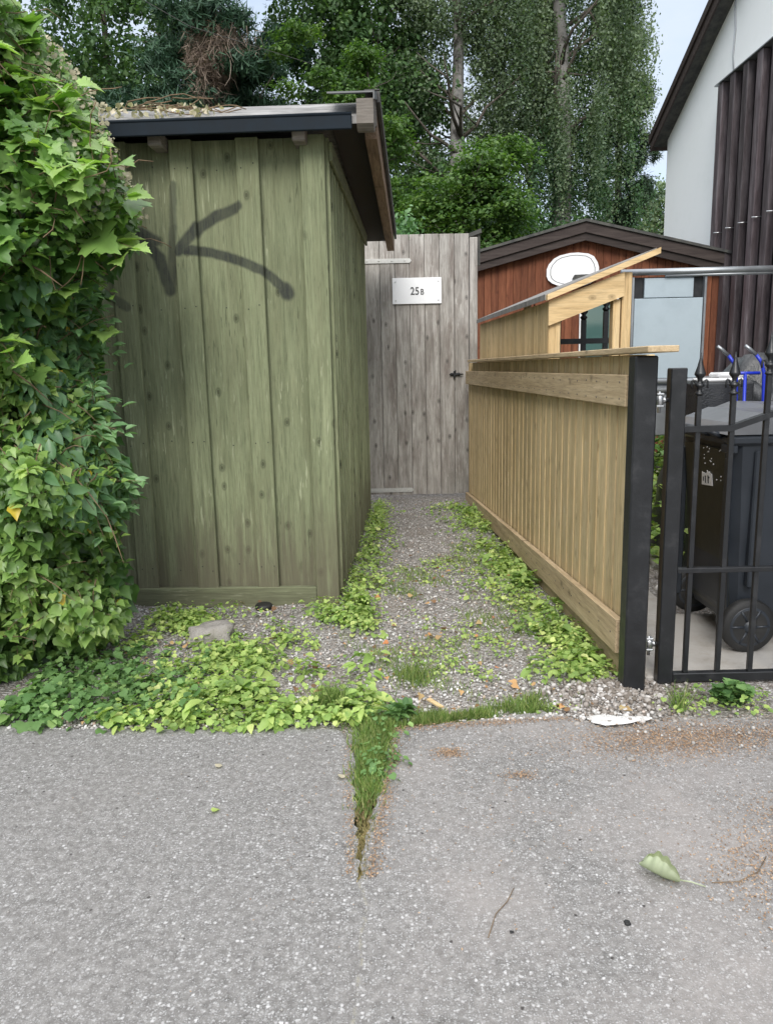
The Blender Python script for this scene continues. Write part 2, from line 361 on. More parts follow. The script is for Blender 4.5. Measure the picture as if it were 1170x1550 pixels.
M_glass = glassmat()
# ground materials
def asphaltmat():
    m, nt, P, out = newmat('asphalt'); tc = nd(nt, 'ShaderNodeTexCoord').outputs['Object']
    wn = nd(nt, 'ShaderNodeTexNoise', {'Vector': tc, 'Scale': 160., 'Detail': 3.})
    wv = vmath(nt, 'ADD', tc, vmath(nt, 'SCALE', wn.outputs[1], scale=.0085).outputs[0]).outputs[0]
    big = nd(nt, 'ShaderNodeTexNoise', {'Vector': tc, 'Scale': 1.6, 'Detail': 6., 'Roughness': .6}).outputs[0]
    mid = nd(nt, 'ShaderNodeTexNoise', {'Vector': tc, 'Scale': 45., 'Detail': 6., 'Roughness': .75}).outputs[0]
    base = ramp(nt, mid, [(.3, (.105, .100, .095)), (.5, (.180, .173, .166)), (.7, (.285, .277, .267))])
    px = nd(nt, 'ShaderNodeSeparateXYZ', {0: tc}).outputs[0]
    dust = math_(nt, 'MULTIPLY', ramp(nt, big, [(.40, 0.), (.66, .7)]), ramp(nt, math_(nt, 'MULTIPLY_ADD', px, .5, .5), [(.40, .12), (.62, 1.)]))
    base = mixc(nt, dust, base, (.31, .285, .27))
    h = None
    for sc, lo, hi, c in ((150., .30, .50, (.55, .545, .545)), (250., .32, .55, (.47, .465, .46)), (88., .70, .84, (.62, .61, .61))):
        vo = nd(nt, 'ShaderNodeTexVoronoi', {'Vector': wv, 'Scale': sc, 'Randomness': 1.})
        rs = nd(nt, 'ShaderNodeSeparateColor', {0: vo.outputs['Color']})
        on = ramp(nt, rs.outputs[0], [(lo, 0.), (hi, 1.)])
        shp = ramp(nt, vo.outputs['Distance'], [(.26, 1.), (.50, 0.)])
        den = ramp(nt, big, [(.35, 1.), (.65, .4)])
        k = math_(nt, 'MULTIPLY', math_(nt, 'MULTIPLY', on, shp), math_(nt, 'MULTIPLY', den, math_(nt, 'MULTIPLY_ADD', rs.outputs[1], .75, .2)))
        base = mixc(nt, k, base, c); h = k if h is None else math_(nt, 'MAXIMUM', h, k)
    vd = nd(nt, 'ShaderNodeTexVoronoi', {'Vector': wv, 'Scale': 22., 'Randomness': 1.})     # scattered dark grit
    rd = nd(nt, 'ShaderNodeSeparateColor', {0: vd.outputs['Color']})
    kd = math_(nt, 'MULTIPLY', ramp(nt, rd.outputs[0], [(.80, 0.), (.82, 1.)]), ramp(nt, vd.outputs['Distance'], [(.08, .85), (.13, 0.)]))
    base = mixc(nt, kd, base, (.035, .03, .028))
    # long seam between two strips of paving, filled with pale dirt
    sp = nd(nt, 'ShaderNodeSeparateXYZ', {0: tc})
    sn = nd(nt, 'ShaderNodeTexNoise', {'Vector': tc, 'Scale': 5., 'Detail': 6., 'Roughness': .65}).outputs[0]
    sx = math_(nt, 'ABSOLUTE', math_(nt, 'ADD', math_(nt, 'ADD', sp.outputs[0], .088), math_(nt, 'MULTIPLY', math_(nt, 'SUBTRACT', sn, .5), .07)))
    seam = math_(nt, 'MULTIPLY', ramp(nt, sx, [(.001, .6), (.005, 0.)]), ramp(nt, mid, [(.46, 0.), (.58, 1.)]))
    base = mixc(nt, seam, base, (.30, .28, .20))
    nt.links.new(base, P.inputs['Base Color']); P.inputs['Roughness'].default_value = .85; P.inputs['Specular IOR Level'].default_value = .25
    bump(nt, P, math_(nt, 'ADD', mid, math_(nt, 'MULTIPLY', h, .8)), .003)
    return m
def gravelmat():
    m, nt, P, out = newmat('gravel'); tc = nd(nt, 'ShaderNodeTexCoord').outputs['Object']
    base = None; h = None
    big = nd(nt, 'ShaderNodeTexNoise', {'Vector': tc, 'Scale': 2.2, 'Detail': 6.}).outputs[0]
    for sc in (55., 95.):
        vo = nd(nt, 'ShaderNodeTexVoronoi', {'Vector': tc, 'Scale': sc, 'Randomness': 1.})
        rs = nd(nt, 'ShaderNodeSeparateColor', {0: vo.outputs['Color']})
        c = ramp(nt, rs.outputs[0], [(0., (.20, .185, .17)), (.35, (.37, .35, .33)), (.65, (.52, .505, .49)), (.85, (.68, .665, .65)), (1., (.42, .31, .24))])
        c = mixc(nt, ramp(nt, vo.outputs['Distance'], [(.3, 0.), (.6, .7)]), c, (.07, .058, .045))
        hh = ramp(nt, vo.outputs['Distance'], [(0., 1.), (.6, 0.)])
        base = c if base is None else mixc(nt, .5, base, c); h = hh if h is None else math_(nt, 'ADD', h, hh)
    base = mixc(nt, ramp(nt, big, [(.5, 0.), (.72, .45)]), base, (.22, .18, .14))
    nt.links.new(base, P.inputs['Base Color']); P.inputs['Roughness'].default_value = .9; P.inputs['Specular IOR Level'].default_value = .2
    bump(nt, P, h, .006)
    return m
M_asph = asphaltmat(); M_gravel = gravelmat()
M_soil = plain('rough_grass_ground', (.07, .08, .035), .95, var=.4, scale=3, bd=.01, c2=(.13, .10, .06))
def stonemat(name, stops):
    m, nt, P, out = newmat(name); nt.links.new(ramp(nt, attr(nt), stops), P.inputs['Base Color']); P.inputs['Roughness'].default_value = .85; return m
M_stone = stonemat('stones', [(0., (.19, .175, .16)), (.3, (.36, .345, .325)), (.6, (.49, .475, .46)), (.85, (.64, .63, .62)), (1., (.42, .31, .24))])
M_flake = stonemat('dry_scales', [(0., (.17, .10, .055)), (.5, (.30, .19, .11)), (1., (.44, .31, .20))])
# leaves
L_maple = leafmat('maple_leaves', [(0., (.055, .13, .035)), (.45, (.125, .24, .06)), (.8, (.24, .39, .10)), (1., (.34, .48, .15))], .42, .35, .5)
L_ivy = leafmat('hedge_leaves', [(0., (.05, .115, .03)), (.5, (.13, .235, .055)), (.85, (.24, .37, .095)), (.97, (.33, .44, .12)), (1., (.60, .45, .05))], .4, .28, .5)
L_lime = leafmat('young_leaves', [(0., (.05, .12, .025)), (.5, (.12, .24, .05)), (1., (.26, .40, .10))], .45, .35, .4)
L_lilac = leafmat('greyish_leaves', [(0., (.07, .16, .07)), (.5, (.14, .27, .12)), (1., (.23, .38, .18))], .4, .28, .5)
L_dry = leafmat('dry_flower_heads', [(0., (.20, .19, .12)), (.5, (.38, .35, .25)), (1., (.55, .48, .38))], .8, .2)
L_weed = leafmat('weed_leaves', [(0., (.12, .21, .055)), (.4, (.25, .37, .10)), (.75, (.42, .52, .16)), (1., (.60, .62, .27))], .5, .3)
L_weedd = leafmat('dark_weed_leaves', [(0., (.07, .15, .05)), (.6, (.15, .27, .09)), (1., (.27, .40, .14))], .5, .3)
L_grass = leafmat('grass_blades', [(0., (.10, .17, .045)), (.6, (.19, .28, .075)), (1., (.36, .38, .16))], .55, .3)
L_moss = leafmat('dry_grass', [(0., (.15, .14, .06)), (.6, (.27, .23, .10)), (1., (.42, .32, .18))], .7, .2)
L_bright = leafmat('bright_tree_leaves', [(0., (.03, .075, .02)), (.5, (.075, .15, .035)), (1., (.17, .27, .06))], .5, .35)
L_dark = leafmat('dark_tree_leaves', [(0., (.03, .07, .026)), (.5, (.07, .14, .05)), (1., (.14, .23, .085))], .55, .3)
L_birch = leafmat('birch_leaves', [(0., (.06, .10, .055)), (.5, (.135, .19, .11)), (1., (.23, .29, .18))], .5, .3)
L_birchg = leafmat('bluish_birch_leaves', [(0., (.035, .08, .04)), (.5, (.075, .145, .07)), (1., (.14, .22, .11))], .5, .3)
L_pine = leafmat('pine_needles', [(0., (.016, .044, .026)), (.5, (.036, .085, .048)), (1., (.07, .135, .075))], .6, .1)
L_spruce = leafmat('spruce_needles', [(0., (.012, .03, .014)), (.5, (.028, .06, .028)), (1., (.055, .10, .045))], .6, .1)
L_dead = leafmat('dead_twigs', [(0., (.07, .05, .04)), (.5, (.19, .145, .115)), (1., (.33, .265, .215))], .9, .1)

# ------------------------------------------------------------ the ground
def hgt(x, y):
    return .006 * np.sin(x * 5.1 + y * 2.3) + .005 * np.sin(y * 7.7 - x * 3.1) + .004 * np.sin(x * 17 + 1) * np.sin(y * 14)
def structure(o): o['kind'] = 'structure'; return o
b = MB(); b.add([(-250, -60, -.10), (250, -60, -.10), (250, 440, -.10), (-250, 440, -.10)], [(0, 1, 2, 3)]); structure(b.build('ground', M_soil))
gx = np.arange(-4, 6.01, .05); gy = np.arange(2.3, 13.01, .05); X, Y = np.meshgrid(gx, gy)
Z = hgt(X, Y) * np.clip((Y - 2.8) / .6, 0, 1) - .004 + np.clip((2.82 - Y) / .2, 0, 1) * -.007
Z += .035 * np.exp(-(((X - .93) / .16) ** 2 + ((Y - 2.98) / .14) ** 2))
nx, ny = len(gx), len(gy); idx = (np.arange(ny - 1)[:, None] * nx + np.arange(nx - 1)[None]).ravel()
o = fastmesh('gravel_path', np.column_stack([X.ravel(), Y.ravel(), Z.ravel()]), np.column_stack([idx, idx + 1, idx + nx + 1, idx + nx]), rng.random(nx * ny), M_gravel)
structure(o)
for p in o.data.polygons: p.use_smooth = True
# asphalt with a ragged back edge; a wedge is missing where the grass grows in the joint
edge = []
key = [(-6, 2.9), (-1.9, 2.84), (-1.53, 2.82), (-1.26, 2.78), (-.7, 2.75), (-.22, 2.73), (-.145, 2.62), (-.125, 2.35), (-.112, 2.05), (-.095, 1.84), (-.08, 2.05), (-.035, 2.35), (-.002, 2.62), (.04, 2.72), (.3, 2.77), (.6, 2.84), (.72, 2.75), (.8, 2.68), (.95, 2.70), (1.1, 2.76), (1.3, 2.74), (1.6, 2.70), (2.5, 2.70), (6, 2.75)]
for (a0, b0), (a1, b1) in zip(key[:-1], key[1:]):
    n = max(1, int(math.hypot(a1 - a0, b1 - b0) / .025))
    for i in range(n):
        t = i / n; j = random.uniform(-.008, .008); edge.append((a0 + (a1 - a0) * t + j, b0 + (b1 - b0) * t + j))
edge.append(key[-1])
bm = bmesh.new(); top = [bm.verts.new((x, y, .004)) for x, y in edge]; top += [bm.verts.new(p) for p in ((6, -6, .004), (-6, -6, .004))]
f = bm.faces.new(top); r_ = bmesh.ops.extrude_face_region(bm, geom=[f])
for v in [g for g in r_['geom'] if isinstance(g, bmesh.types.BMVert)]: v.co.z = -.035
bmesh.ops.triangulate(bm, faces=bm.faces[:]); mb = MB(); mb.bm(bm); structure(mb.build('asphalt', M_asph))
# concrete slab behind the gate
mb = MB(); mb.box((1.10, 3.12, -.03), (3.4, 3.95, .022), bev=.008); mb.box((1.10, 3.96, -.03), (1.55, 4.5, .018), bev=.008)
structure(mb.build('concrete_pavement', M_conc))

def ico(sub=1):
    bm = bmesh.new(); bmesh.ops.create_icosphere(bm, subdivisions=sub, radius=.5)
    v = np.array([v.co[:] for v in bm.verts]); f = np.array([[q.index for q in g.verts] for g in bm.faces]); bm.free(); return v, f
ICO = ico(1)
def stones(name, n, fx, label, mat=None, smin=.006, smax=.02):
    x, y = fx(n); n = len(x); s = smin + (smax - smin) * rng.random(n) ** 2.5
    v, f = ICO; sz = s[:, None] * np.column_stack([.8 + .5 * rng.random(n), .7 + .5 * rng.random(n), .5 + .4 * rng.random(n)])
    zb = hgt(x, y) * np.clip((y - 2.8) / .6, 0, 1) + .035 * np.exp(-(((x - .93) / .16) ** 2 + ((y - 2.98) / .14) ** 2))
    o = scatter(name, (v, f), np.column_stack([x, y, zb + s * .12]), rdir(n, 1.2), rdir(n), sz, rng.random(n), mat or M_stone)
    return tag(o, label, 'gravel', kind='stuff')
def box_s(x0, x1, y0, y1):
    return lambda n: (x0 + (x1 - x0) * rng.random(n), y0 + (y1 - y0) * rng.random(n) ** 1.6)
stones('gravel_stones', 16000, box_s(-1.5, 1.0, 2.78, 7.8), 'loose grey and brown gravel stones between shed and plank fence')
def near_post(n): 
    x = rng.normal(.93, .17, n); y = rng.normal(2.95, .11, n); k = (y > 2.72) & (x > .45) & (x < 1.5); return x[k], y[k]
stones('pale_rubble', 1700, near_post, 'pale crushed stones heaped round the foot of black post', stonemat('dirty_rubble', [(0., (.12, .10, .08)), (.45, (.22, .19, .165)), (.8, (.34, .315, .29)), (1., (.52, .50, .48))]), smin=.006, smax=.03)
def yard(n): return 1.1 + 3 * rng.random(n), 4.1 + 4.5 * rng.random(n)
stones('yard_rubble', 1500, yard, 'stones and rubble on the ground behind the gate', smin=.02, smax=.09)
# white lime patch spilt in front of the post
mb = MB(); n = 26; pts = []
for i in range(n):
    q = 2 * math.pi * i / n; r_ = 1 + .18 * math.sin(3 * q + 1) + random.uniform(-.12, .12)
    pts.append((.86 + .125 * r_ * math.cos(q), 2.748 + .042 * r_ * math.sin(q)))
v = [(.86, 2.742, .014)] + [(x, y, .008) for x, y in pts] + [(.86 + (x - .86) * .6, 2.742 + (y - 2.742) * .6, .013 + random.uniform(-.003, .003)) for x, y in pts]
fs = [(1 + i, 1 + (i + 1) % n, n + 1 + (i + 1) % n, n + 1 + i) for i in range(n)] + [(0, n + 1 + i, n + 1 + (i + 1) % n) for i in range(n)]
mb.add(v, fs, smooth=True); tag(mb.build('lime_patch', M_lime), 'white splash of lime mortar in the gravel before the black post', 'mortar')

# ------------------------------------------------------------ green shed
SH = thing('green_shed', 'green stained wooden shed with sprayed black lines on its front boards', 'shed', (-.283, 4.356, 0), R(-2.47))
W, LEN, ZT = 2.9, 2.95, 2.56
mb = MB()
x = -.02
mb.box((-W, .04, .02), (-.02, .06, ZT - .02), .5)
tops = [-.474 - .355 * k for k in range(7)]       # left edges of the raised boards
prev = -.125
for t_ in tops:
    mb.box((t_ + .10, .016, .03), (prev + .012, .036, ZT), bev=.002)     # board behind
    mb.box((t_, -.026, .10), (t_ + .122, .006, ZT), bev=.004)             # raised board
    prev = t_
mb.build('front_wall', M_green_front, SH)
mb = MB()
for t_ in tops:
    for zz in (.22, .95, 1.7, 2.42):
        for dx in (.03, .095): mb.lathe([(.0035, -.0015), (.0035, .002)], (t_ + dx + random.uniform(-.006, .006), -.0265, zz + random.uniform(-.02, .02)), 'Y', 6)
        mb.lathe([(.0035, -.0015), (.0035, .002)], (t_ - .11 + random.uniform(-.01, .01), .0155, zz + random.uniform(-.02, .02)), 'Y', 6)
o = mb.build('nail_heads', M_tyre, SH); o['kind'] = 'stuff'
mb = MB(); mb.box((-W, -.034, -.015), (-.132, .006, .105), .4, bev=.004)
mb.build('base_board', M_green_x, SH)
mb = MB(); mb.box((-.13, -.040, -.01), (.0, .03, ZT), .8, bev=.004); mb.build('corner_board', M_green_c, SH)
# side wall: boards with narrow battens
mb = MB(); y = .034
mb.box((-.06, .06, .05), (-.045, LEN, ZT), .5)
k = 0
while y < LEN:
    wv = .155; mb.box((-.040, y + .004, .035 + random.uniform(0, .03)), (-.012, min(y + wv, LEN), ZT - .01), random.uniform(0, .35), bev=.002)
    mb.box((-.011, y - .02 if k else y, .02 + random.uniform(0, .03)), (.016, y + .040, ZT), random.uniform(.6, 1.), bev=.002); y += wv; k += 1
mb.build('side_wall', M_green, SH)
mb = MB(); mb.box((.017, .02, 2.44), (.036, LEN, 2.535), .5, bev=.003); mb.build('wall_rail', M_green_y, SH)
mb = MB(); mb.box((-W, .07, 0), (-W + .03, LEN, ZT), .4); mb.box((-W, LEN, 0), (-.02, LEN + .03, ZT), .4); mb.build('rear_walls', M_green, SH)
for xx in (-.12, -.87, -1.62, -2.37):
    mb = MB(); mb.box((xx - .035, -.13, 2.505), (xx + .035, .3, 2.575), bev=.006); mb.build('rafter_end', M_greyx, SH)
for xx in (-.45, -1.6):
    mb = MB(); mb.box((xx - .1, .05, -.08), (xx + .1, .3, -.012), bev=.01); mb.build('foundation_block', M_conc, SH)
# roof: a short slope rises from the eave to the ridge, the long one falls to the rear
rx0, rx1 = -W - .2, .27
mb = MB()
mb.prism([(rx0, -.17, 2.60), (rx0, .16, 2.765), (rx0, LEN + .35, 2.60), (rx0, LEN + .35, 2.55), (rx0, .16, 2.70), (rx0, -.17, 2.565)], (rx1 - rx0 - .035, 0, 0))
rf = mb.build('roof', M_roof, SH)
mb = MB(); mb.box((rx0 - .01, -.192, 2.535), (.16, -.173, 2.607), .3, bev=.004); mb.tube([(rx0, -.188, 2.607), (.16, -.188, 2.607)], .009); mb.build('eave_fascia', M_gutter, SH)
mb = MB()   # barge board with a rounded foot at the front
pr = [(rx1, -.19, 2.56), (rx1, -.15, 2.535), (rx1, -.08, 2.545), (rx1, -.01, 2.585), (rx1, .06, 2.62), (rx1, .2, 2.65), (rx1, .2, 2.775), (rx1, .10, 2.765), (rx1, -.06, 2.72), (rx1, -.19, 2.675)]
mb.prism(pr, (-.085, 0, 0)); mb.build('barge_end', M_greyx, SH)
mb = MB(); mb.prism([(.016, .21, 2.685), (.016, LEN + .34, 2.545), (.016, LEN + .34, 2.53), (.016, .21, 2.67)], (rx1 - .05, 0, 0)); mb.build('soffit', plain('dark_soffit', (.035, .028, .022), .9, var=.3), SH)  # dark brown board closing the underside of the overhang
mb = MB(); mb.prism([(rx1 - .002, .2, 2.59), (rx1 - .002, .2, 2.775), (rx1 - .002, LEN + .35, 2.615), (rx1 - .002, LEN + .35, 2.44)], (-.065, 0, 0)); mb.build('barge_board', M_brown_y, SH)
mb = MB(); mb.prism([(rx1 + .004, .1, 2.745), (rx1 + .004, .1, 2.80), (rx1 + .004, LEN + .38, 2.635), (rx1 + .004, LEN + .38, 2.55)], (.018, 0, 0)); 
mb.prism([(rx1 - .06, .1, 2.805), (rx1 + .022, .1, 2.805), (rx1 + .022, LEN + .38, 2.637), (rx1 - .06, LEN + .38, 2.637)], (0, 0, .006)); mb.build('barge_flashing', M_felt, SH)
mb = MB(); mb.prism([(.04, -.2, 2.70), (rx1 + .0, -.21, 2.695), (rx1 + .0, .14, 2.80), (.04, .14, 2.805)], (0, 0, .008))
mb.prism([(rx1 + .001, -.21, 2.665), (rx1 + .001, -.21, 2.703), (rx1 + .001, .14, 2.808), (rx1 + .001, .14, 2.77)], (.006, 0, 0)); mb.build('ridge_cap', M_gutter2, SH)

# black plastic cap lying under the shed
mb = MB(); mb.lathe([(.045, 0), (.05, .006), (.05, .022), (.042, .03), (.018, .032)], (-.72, 4.28, -.004)); tag(mb.build('plastic_cap', M_tyre), 'small round black plastic cap at the foot of the green shed', 'cap')

# ------------------------------------------------------------ plank door with number plate
DR = thing('plank_gate', 'tall weathered grey plank gate with number plate at the end of the path', 'gate', (-.165, 8.05, 0))
mb = MB(); dw = 1.045
for k in range(7):
    x0 = k * dw / 7; mb.box((x0 + .0025, -.012 - .002 * (k % 2), .03 + random.uniform(-.006, .006)), (x0 + dw / 7 - .0025, .012, 2.65 + random.uniform(-.004, .004)), bev=.003)
mb.box((.01, .014, .1), (dw - .01, .02, 2.6), .1)
mb.build('plank', M_grey, DR)
for z, x1 in ((2.40, .47), (.08, .46)):
    mb = MB(); mb.prism([(-.04, -.016, z - .022), (x1 - .02, -.016, z - .022), (x1, -.016, z), (x1 - .02, -.016, z + .022), (-.04, -.016, z + .022)], (0, -.007, 0))
    for xx in (.02, .14, .27, .40): mb.lathe([(.007, -.003), (.007, 0)], (xx, -.0235, z), 'Y', 8)
    mb.tube([(-.04, -.02, z - .035), (-.04, -.02, z + .035)], .012); mb.build('strap_hinge', M_hinge, DR)
mb = MB(); mb.box((.85, -.032, 1.255), (.95, -.016, 1.285), bev=.003); mb.tube([(.84, -.04, 1.27), (.98, -.04, 1.27)], .007); mb.box((.88, -.05, 1.235), (.90, -.03, 1.305), bev=.003); mb.tube([(.90, -.05, 1.29), (.90, -.07, 1.31)], .006)
mb.build('latch', M_black, DR)
mb = MB(); mb.box((.273, -.032, 1.978), (.766, -.024, 2.232), .5, bev=.002)
pl = mb.build('number_plate', M_white, DR)
for xx, zz in ((.305, 2.195), (.735, 2.195), (.305, 2.012), (.735, 2.012)):
    mb = MB(); mb.lathe([(.007, -.003), (.007, .0)], (xx, -.0325, zz), 'Y', 10); mb.build('screw', M_zinc, pl)
def text(s_, size, loc, mat, parent, name, sp=1.0, sx=1.):
    cu = bpy.data.curves.new(name, 'FONT'); cu.body = s_; cu.size = size; cu.extrude = .001; cu.space_character = sp; cu.offset = .001
    t = bpy.data.objects.new('tmp', cu); COL.objects.link(t); bpy.context.view_layer.update()
    me = bpy.data.meshes.new_from_object(t.evaluated_get(bpy.context.evaluated_depsgraph_get())); bpy.data.objects.remove(t)
    me.materials.clear(); me.materials.append(mat); o = bpy.data.objects.new(name, me); COL.objects.link(o); o.parent = parent
    o.rotation_euler = (R(90), 0, 0); o.scale = (sx, 1, 1); o.location = loc; return o
text('25', .105, (.452, -.0345, 2.068), M_ink, pl, 'digits', 1.0, .88)
text('B', .078, (.553, -.0345, 2.068), M_ink, pl, 'letter', 1., .85)
mb = MB(); mb.box((1.05, -.02, -.02), (1.13, .08, 2.61), .7, bev=.005)
dp = mb.build('gate_post', M_grey); dp.location = (-.165, 8.05, 0); tag(dp, 'square weathered post between the grey plank gate and the plank fence', 'post')
mb = MB(); mb.prism([(.98, .03, 2.63), (1.17, .03, 2.70), (1.18, .03, 2.66), (.99, .03, 2.60)], (0, .25, 0)); mb.box((1.135, .06, 2.35), (1.165, .1, 2.66)); mb.build('post_cap', M_felt, dp)
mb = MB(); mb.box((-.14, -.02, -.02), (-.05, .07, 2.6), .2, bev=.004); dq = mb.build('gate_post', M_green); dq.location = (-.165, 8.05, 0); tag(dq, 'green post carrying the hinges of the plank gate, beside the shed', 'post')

# ------------------------------------------------------------ plank fence
FE = thing('plank_fence', 'new pale brown plank fence along the right of the gravel path', 'fence', (1.0, 3.10, 0), R(1.70))
FL = 4.72
def lz(y, a, b_): return a + (b_ - a) * y / FL
mb = MB(); y = .0
while y < FL:
    w_ = .128
    mb.prism([(.0, y + .002, lz(y, .12, .02)), (.0, y + w_, lz(y, .12, .02)), (.0, y + w_, 1.38), (.0, y + .002, 1.38)], (.02, 0, 0))
    mb.prism([(-.0055, y + .066, lz(y, .26, .07)), (-.0055, y + w_ + .018, lz(y, .26, .07)), (-.0055, y + w_ + .018, 1.376), (-.0055, y + .066, 1.376)], (.005, 0, 0)); y += w_
mb.build('fence_board', M_fence, FE)
mb = MB(); mb.box((-.040, -.0, 1.175), (-.012, FL, 1.302), .6, bev=.003); mb.build('upper_rail', M_fence_y, FE)
mb = MB(); mb.prism([(-.045, 0, .14), (-.045, FL, -.04), (-.045, FL, .075), (-.045, 0, .285)], (.032, 0, 0)); mb.build('lower_rail', M_fence_y, FE)
mb = MB(); mb.prism([(-.012, .0, .0), (-.012, FL, -.05), (-.012, FL, -.01), (-.012, 0, .137)], (.025, 0, 0)); mb.build('kick_board', M_fence_y, FE)
mb = MB(); mb.box((-.055, -.27, 1.384), (.06, FL - .25, 1.408), .8, bev=.003); mb.build('cap_board', M_fence_y, FE)
mb = MB()
for k in range(30):
    yy = .08 + k * .155 + random.uniform(-.012, .012)
    for zz in (1.205, 1.272): mb.lathe([(.0045, -.001), (.0045, .001)], (-.0405, yy, zz + random.uniform(-.004, .004)), 'X', 6)
    zl = lz(yy, .215, .02); mb.lathe([(.0045, -.001), (.0045, .001)], (-.0455, yy, zl), 'X', 6)
o = mb.build('rail_screws', plain('dull_screw', (.12, .11, .10), .5, .5), FE); o['kind'] = 'stuff'
for yy in (.05, 1.6, 3.1, 4.6):
    mb = MB(); mb.box((.025, yy, -.05), (.095, yy + .07, 1.38), bev=.004); mb.build('support_post', M_fence, FE)
# black steel post
mb = MB(); mb.box((.954, 2.966, -.05), (1.042, 3.05, 1.374), bev=.006); o = mb.build('steel_post', M_black); tag(o, 'thick black square post at the near end of the plank fence', 'post')

# ------------------------------------------------------------ iron gate
GT = thing('iron_gate', 'black wrought iron gate with spear finials in front of the bins', 'gate', (1.13, 3.09, 0))
mb = MB(); mb.box((0, -.02, .01), (.065, .03, 1.325), bev=.004); mb.build('gate_stile', M_black, GT)
mb = MB(); mb.box((1.25, -.02, .01), (1.315, .03, 1.325), bev=.004); mb.build('gate_stile', M_black, GT)
mb = MB(); mb.box((.066, -.015, .012), (1.249, .022, .05), bev=.003); mb.build('bottom_rail', M_black, GT)
mb = MB(); mb.box((.066, -.012, .488), (1.249, .018, .508), bev=.002); mb.build('middle_rail', M_black, GT)
pts = [(.066, 1.083), (.255, 1.083), (1.249, 1.083 + .33)]
def rail_z(x):
    for (a0, b0), (a1, b1) in zip(pts[:-1], pts[1:]):
        if a0 <= x <= a1: return b0 + (b1 - b0) * (x - a0) / (a1 - a0)
    return pts[-1][1]
mb = MB()
for (a0, b0), (a1, b1) in zip(pts[:-1], pts[1:]): mb.prism([(a0, -.014, b0 - .012), (a1, -.014, b1 - .012), (a1, -.014, b1 + .012), (a0, -.014, b0 + .012)], (0, .034, 0))
mb.build('top_rail', M_black, GT)
for i in range(8):
    xx = .122 + .137 * i
    zt = 1.215 if i < 2 else rail_z(xx) + .16
    mb = MB(); mb.box((xx - .010, -.008, .05), (xx + .010, .012, zt), bev=.0015); bar = mb.build('bar', M_black, GT)
    mb = MB(); mb.lathe([(.011, 0), (.017, .004), (.017, .010), (.010, .014), (.010, .03), (.018, .036), (.02, .042), (.010, .048), (.008, .056), (.010, .066), (.019, .078), (.022, .083), (.021, .087), (.012, .115), (.005, .145), (.0015, .168)], (xx, .002, zt), 'Z', 12)
    for s in (-1, 1):      # scrolled collar
        c = [(xx + s * (.008 + .018 * math.sin(q)), .002, zt + .030 + .016 * (1 - math.cos(q))) for q in np.linspace(0, 4.2, 9)]
        mb.tube([(xx + s * .006, .002, zt + .026)] + [(xx + s * (.006 + .026 * math.sin(t_ * 1.7)), .002, zt + .03 + .032 * math.sin(t_ * 2.9)) for t_ in (.15, .35, .55, .75, .95, 1.1)], [.004] * 7, 6)
    mb.build('finial', M_black, GT)
for z in (1.20, .18):
    mb = MB(); mb.tube([(-.088, .005, z), (-.0, .005, z)], .008, 10); mb.lathe([(.014, -.02), (.017, -.012), (.017, .012), (.014, .02)], (-.035, .005, z), 'Z', 12); mb.box((-.05, -.012, z + .02), (-.02, .022, z + .028), bev=.002); mb.lathe([(.013, 0), (.013, .01)], (-.02, .005, z), 'X', 6)
    mb.box((-.05, -.012, z - .028), (-.02, .022, z - .02), bev=.002); mb.lathe([(.007, -.05), (.007, .034)], (-.035, .005, z), 'Z', 8); mb.build('hinge', M_zinc, GT)

